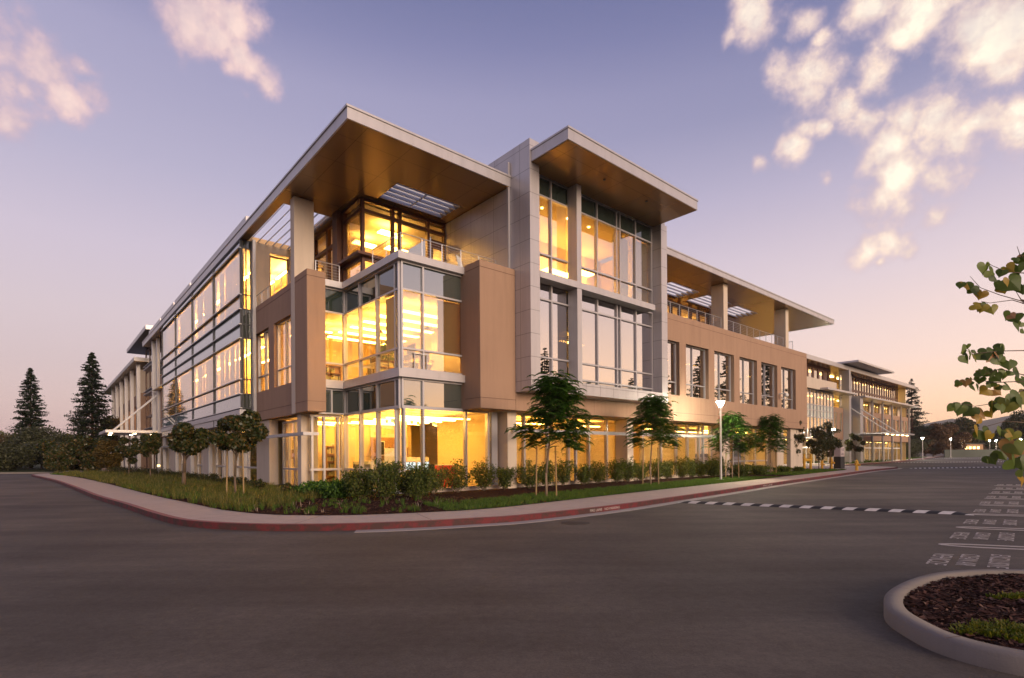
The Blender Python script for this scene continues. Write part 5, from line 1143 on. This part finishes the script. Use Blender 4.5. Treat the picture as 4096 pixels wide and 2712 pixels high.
# glimpses of lit windows low among the trees
for k, (x, y) in enumerate([(156,186),(172,192)]):
    r = empty('low_building', (x,y,0), .3, ['small lit pavilion among dark trees behind the wall','smaller lit kiosk right of the lit pavilion'][k], 'building', None); MB().box(-6+2.5*k,6-2.5*k,-2,2,0,4.2).build('wall','wall_brown',r); MB().box(-6.4+2.5*k,6.4-2.5*k,-2.4,2.4,4.21,4.5).build('roof','dark',r)
    q = MB(); 
    for i in range(5-2*k): q.box(-5+2.5*k+i*2,-3.8+2.5*k+i*2,-2.05,-1.99,2.6,3.4)
    q.build('window','warm_low',r)
# parked cars at the right edge
def car(loc, rz, col, label):
    r = empty('parked_car', loc, rz, label, 'car', 'parked cars at the far right'); nm = 'paint_'+col; 
    if nm not in M: material(nm, {'white':(.6,.6,.6),'silver':(.35,.36,.38)}[col], .3, .2)
    body = [(-2.2,.35),(-2.2,.75),(-2.0,.88),(-1.2,.95),(-.6,1.38),(.7,1.40),(1.4,1.0),(2.1,.86),(2.2,.6),(2.2,.35)]
    def ext(poly, y0, y1, ins=0):
        m_ = MB(); n = len(poly); m_.add([(x,y0+(ins if z>.97 else 0),z) for x,z in poly]+[(x,y1-(ins if z>.97 else 0),z) for x,z in poly],[tuple(range(n)),tuple(range(2*n-1,n-1,-1))]+[(i,(i+1)%n,n+(i+1)%n,n+i) for i in range(n)]); return m_
    ext(body,-.88,.88,.14).build('body', nm, r)
    ext([(-1.08,.98),(-.55,1.33),(.62,1.35),(1.25,1.0)],-.89,.89,.12).build('window','glass_refl',r)
    for x in (-1.35,1.35):
        for y in (-.8,.8):
            wq = MB(); wq.tube((x,y-.1,.33),(x,y+.1,.33),.33,16); w_ = wq.build('wheel','dark',r); q = MB(); q.tube((x,y-.11,.33),(x,y+.11,.33),.19,10); q.build('rim','pole',w_)
    for y in (-.65,.65): MB().box(2.16,2.21,y-.15,y+.15,.62,.74).build('headlight','white',r)
    return r
car((66.0,66.5,0), 2.6, 'white', 'white parked car at the right frame edge behind the leaves'); car((69,73,0), 2.6, 'silver', 'silver parked car beyond the white one')
# ---------------------------------------------------------------- inside the lit rooms
def office_chair(s, t, z, rz, label):
    r = empty('office_chair', G(s,t,z), TH+rz, label, 'chair', 'office chairs behind the glass'); m_ = MB()
    m_.lathe((0,0,.42),[(.23,0),(.25,.03),(.24,.08)],14); m_.build('seat','dark',r)
    m_ = MB(); m_.box(-.23,.23,.20,.26,.58,1.12); bevel(m_.build('backrest','dark',r),.02)
    m_ = MB(); m_.tube((0,0,.08),(0,0,.42),.03,8)
    for i in range(5): a = i*2*pi/5; m_.tube((0,0,.1),(cos(a)*.3,sin(a)*.3,.05),.02,6)
    m_.build('base','grey_metal',r)
    for sx in (-1,1): q = MB(); q.box(sx*.29-.03,sx*.29+.03,-.15,.15,.66,.70); q.tube((sx*.29,0,.45),(sx*.29,0,.66),.015,6); q.build('armrest','dark',r)
office_chair(12.9, 20.6, 5.2, 2.2, 'dark office chair with armrests behind the second floor right pane')
office_chair(11.9, 20.9, 5.2, .6, 'pale lit office chair behind the second floor left pane')
office_chair(10.2, 25.6, 5.2, 1.0, 'office chair behind the narrow second floor pane beside the tan blade')
office_chair(11.9, 21.9, .16, 1.8, 'office chair on the ground floor behind the hedge')
office_chair(12.0, 25.4, .16, 1.8, 'black office chair on the ground floor by the left partition')
office_chair(13.6, 21.0, .16, .4, 'office chair on the ground floor in front of the bright screens')
def desk(s, t, z, rz, label, screens=1, lit=False):
    r = empty('desk', G(s,t,z), TH+rz, label, 'desk', 'desks behind the glass'); MB().box(-.8,.8,-.35,.35,.70,.73).build('top','white',r)
    for x in (-.75,.75):
        for y in (-.3,.3): MB().box(x-.02,x+.02,y-.02,y+.02,0,.70).build('leg','grey_metal',r)
    for i in range(screens):
        m = empty('computer_monitor', G(s,t,z), TH+rz, None, 'monitor'); x = -.35+.72*i if screens > 1 else 0
        m.location = Vector(G(s,t,z))+Matrix.Rotation(TH+rz,3,'Z')@Vector((x,0,.73)); m['label'] = ('bright lit screen, '+('left' if i == 0 else 'right')+' of the pair on the ground floor desk' if lit else ('' if screens == 1 else ('left ','right ')[i])+'monitor on the '+label); m['group'] = 'monitors behind the glass'
        MB().box(-.33,.33,-.02,.02,.12,.52).build('casing','screen_frame' if not lit else 'dark',m); MB().box(-.31,.31,-.026,-.021,.14,.50).build('screen','screen' if lit else 'dark',m); MB().box(-.03,.03,.0,.04,0,.2).build('stand','grey_metal',m)
desk(13.3, 22.2, .16, 0, 'white ground floor desk with two bright screens', 2, True)
desk(12.2, 24.3, .16, pi, 'ground floor desk behind the left glass', 1)
desk(11.9, 20.2, 5.2, pi/2+pi, 'second floor desk at the glass corner', 1)
desk(11.7, 23.3, 5.2, pi/2+pi, 'second floor desk behind the left glass', 1)
rc = empty('red_cabinet', G(14.75,21.9,.16), TH, 'bright red low cabinet right of the lit screens', 'cabinet'); MB().box(-.45,.45,-.25,.25,0,1.05).build('body','red',rc); MB().box(-.46,.46,-.26,.26,1.052,1.08).build('top','white',rc)
def partition(s0, s1, t0, t1, z, h, mat, label):
    o = MB().box(0, s1-s0, 0, t1-t0, 0, h).build('partition', mat, loc=G(s0,t0,z), rz=TH); bevel(o,.01,1); tag(o, label, 'partition', 'partitions on the ground floor')
material('panel_sage', (.30,.32,.24), .8)
partition(11.9, 14.8, 26.0, 26.06, .16, 1.25, 'panel_sage', 'sage green low partition behind the left ground floor glass')
partition(11.5, 11.56, 23.3, 24.9, .16, 1.15, 'panel_sage', 'sage green partition parallel to the left glass')
partition(12.4, 13.4, 23.6, 23.66, .16, 1.9, 'white', 'tall white rolling board in the middle of the ground floor')
partition(13.8, 15.4, 24.4, 24.46, .16, 1.45, 'white', 'white partition behind the red cabinet')
def picture(s, t, z, w_, h_, label, mat='wall_brown'):
    r = empty('picture', G(s,t,z), TH, label, 'picture', 'pictures on the inner walls'); MB().box(-w_/2,w_/2,0,.03,0,h_).build('frame','white',r); MB().box(-w_/2+.05,w_/2-.05,-.006,-.001,.05,h_-.05).build('print',mat,r)
picture(10.1, 29.5, 1.5, .5, .6, 'small framed picture on the yellow wall by the corner pier'); picture(12.6, 29.4, 1.5, .9, .9, 'framed picture behind the left glass','panel_sage'); picture(13.9, 26.9, 1.7, .5, .8, 'dark framed screen on the brown inner wall','dark')
def pendant(s, t, zc, L, label, mat='strip2'):
    r = empty('pendant_lamp', G(s,t,zc), TH, label, 'pendant lamp', 'pendant lamps over the ground floor desks'); MB().tube((0,0,-L),(0,0,0),.008,5).build('cable','dark',r); MB().lathe((0,0,-L-.16),[(.07,0),(.07,.16)],12).build('shade','grey_metal',r); MB().lathe((0,0,-L-.17),[(.06,0),(.06,.009)],12).build('bulb',mat,r)
for k, (s, t) in enumerate([(11.9,22.4),(12.6,22.9),(13.2,22.4),(13.9,23.0),(14.5,22.5),(15.0,23.1)]): pendant(s, t, 3.7, .35, 'cylinder pendant lamp behind the right corner glass, '+['first','second','third','fourth','fifth','last'][k]+' from the left')
def exit_sign(loc, label):
    r = empty('exit_sign', loc, TH, label, 'exit sign', 'green exit signs'); MB().box(-.17,.17,0,.04,0,.16).build('casing','white',r); o = text('lettering','EXIT',(-.14,-.012,.03),(radians(90),0,0),.28,.10,'exit_green',.001); o.parent = r
exit_sign(G(12.35,22.5,3.25), 'small green exit sign under the ground floor ceiling behind the left glass'); exit_sign(G(33.6,20.3,3.2), 'green exit sign behind the right ground floor glass above the bright tree')
pl = empty('potted_plant', G(12.1,22.6,5.2), 0, 'leafy green potted plant behind the second floor left glass', 'plant'); MB().lathe((0,0,0),[(.16,0),(.22,.42),(.19,.42)],14).build('pot','white',pl)
m_ = MB(); limb_mesh(m_, [(0,0,.35),(.03,0,.9),(0,.02,1.5)], .02, .01, 6); m_.build('stem','bark',pl)
p_, d_, _ = blob_points(420, [(0,0,1.2,.42),(.2,.1,1.6,.38),(-.2,-.1,1.5,.36)], .2); quads_obj('leaves', leaf_quads(p_, unit(d_+rdir(420)*.5), rdir(420), RNG.uniform(.12,.22,420), RNG.uniform(.06,.10,420)), 'leaf_feather', pl)
ad = empty('patio_chair', G(14.9,20.2,9.93), TH+.5, 'white garden chair on the corner terrace behind the railing', 'chair'); m_ = MB(); m_.add([(-.3,.25,.3),(.3,.25,.3),(.2,.45,1.05),(-.2,.45,1.05),(-.3,.29,.3),(.3,.29,.3),(.2,.49,1.05),(-.2,.49,1.05)],[(0,1,2,3),(4,7,6,5),(0,4,5,1),(1,5,6,2),(2,6,7,3),(3,7,4,0)]); m_.build('backrest','white',ad); MB().box(-.3,.3,-.3,.24,.34,.38).build('seat','white',ad)
for sx in (-.28,.28): 
    for y in (-.28,.2): MB().box(sx-.03,sx+.03,y-.03,y+.03,0,.34).build('leg','white',ad)
for k, s in enumerate((27.4, 30.2, 36.6, 39.4)):
    r = empty('planter', G(s,20.6,9.91), TH, 'long white terrace planter behind the right railing, '+['first','second','third','fourth'][k]+' from the tower', 'planter', 'white terrace planters'); MB().box(-1.0,1.0,-.3,.3,0,.62).build('box','white',r); MB().box(-.94,.94,-.24,.24,.62,.64).build('soil','mulch',r)

def shelf(s, t, z, w_, h_, label, rz=0):
    r = empty('bookshelf', G(s,t,z), TH+rz, label, 'shelf', 'shelves against the inner walls'); m_ = MB(); m_.box(-w_/2,-w_/2+.04,0,.35,0,h_); m_.box(w_/2-.04,w_/2,0,.35,0,h_); m_.box(-w_/2+.04,w_/2-.04,.32,.35,0,h_); m_.build('frame','wall_brown',r)
    k = int(h_/.4)
    for i in range(k+1): MB().box(-w_/2+.04,w_/2-.04,.002,.318,i*(h_-.04)/k,i*(h_-.04)/k+.03).build('shelf','wall_brown',r)
    rb = random.Random(int(s*10)); m_ = MB(); x = -w_/2+.08
    for i in range(k):
        x = -w_/2+.08
        while x < w_/2-.12:
            b = rb.uniform(.03,.07)
            if rb.random() < .7: m_.box(x,x+b,.06,.28,i*(h_-.04)/k+.031,i*(h_-.04)/k+.031+rb.uniform(.18,.3))
            x += b+.012
    tag(m_.build('books','panel_sage',r), kind='stuff')
shelf(14.9, 26.6, .16, 1.1, 2.0, 'brown bookshelf at the back right of the ground floor corner room'); shelf(12.3, 28.9, .16, 1.2, 2.1, 'tall brown bookshelf behind the left ground floor glass'); shelf(15.0, 28.0, 5.2, 1.3, 2.0, 'brown bookshelf at the back of the second floor corner room'); shelf(12.6, 30.5, 5.2, 1.4, 1.8, 'wide bookshelf deep behind the second floor left glass')
desk(14.6, 24.0, 5.2, 0, 'second floor desk in the middle of the corner room', 2); desk(14.9, 25.6, .16, 0, 'ground floor desk at the back of the corner room', 2); office_chair(14.4, 23.0, 5.2, .3, 'office chair in the middle of the second floor corner room'); office_chair(12.8, 25.6, 5.2, 2.6, 'office chair behind the second floor plant')
m_ = empty('inner_column', G(13.2,23.4,.16), TH, 'slim cream column standing inside the ground floor corner room', 'column'); MB().box(-.2,.2,-.2,.2,0,3.54).build('shaft','cream',m_); MB().box(-.22,.22,-.22,.22,0,.12).build('base','grey_metal',m_)
for k, (s, t) in enumerate([(12.2,21.6),(13.6,21.6),(12.2,23.6),(14.2,25.2)]):
    r = empty('pendant_lamp', G(s,t,8.5), TH, 'dark small pendant on the second floor ceiling, '+['front left','front right','middle','back right'][k]+' of the corner room', 'pendant lamp', 'small pendants on the second floor'); MB().tube((0,0,-.75),(0,0,0),.008,5).build('cable','dark',r); MB().lathe((0,0,-.9),[(.16,0),(.05,.14)],12).build('shade','dark',r)
# ---------------------------------------------------------------- evening air
hm = bpy.data.materials.new('haze_air'); hm.use_nodes = True; hm.node_tree.nodes.clear(); g = NG(hm.node_tree)
pv = g.n('ShaderNodeVolumePrincipled'); pv.inputs['Color'].default_value = (.95,.86,.86,1); pv.inputs['Density'].default_value = .00016; pv.inputs['Anisotropy'].default_value = .2
g.n('ShaderNodeOutputMaterial', i_Volume=pv.outputs[0]); M['haze_air'] = hm
hz = MB().box(-2850,2850,-2850,2850,-1.1,185).build('haze', 'haze_air'); tag(hz, kind='stuff')
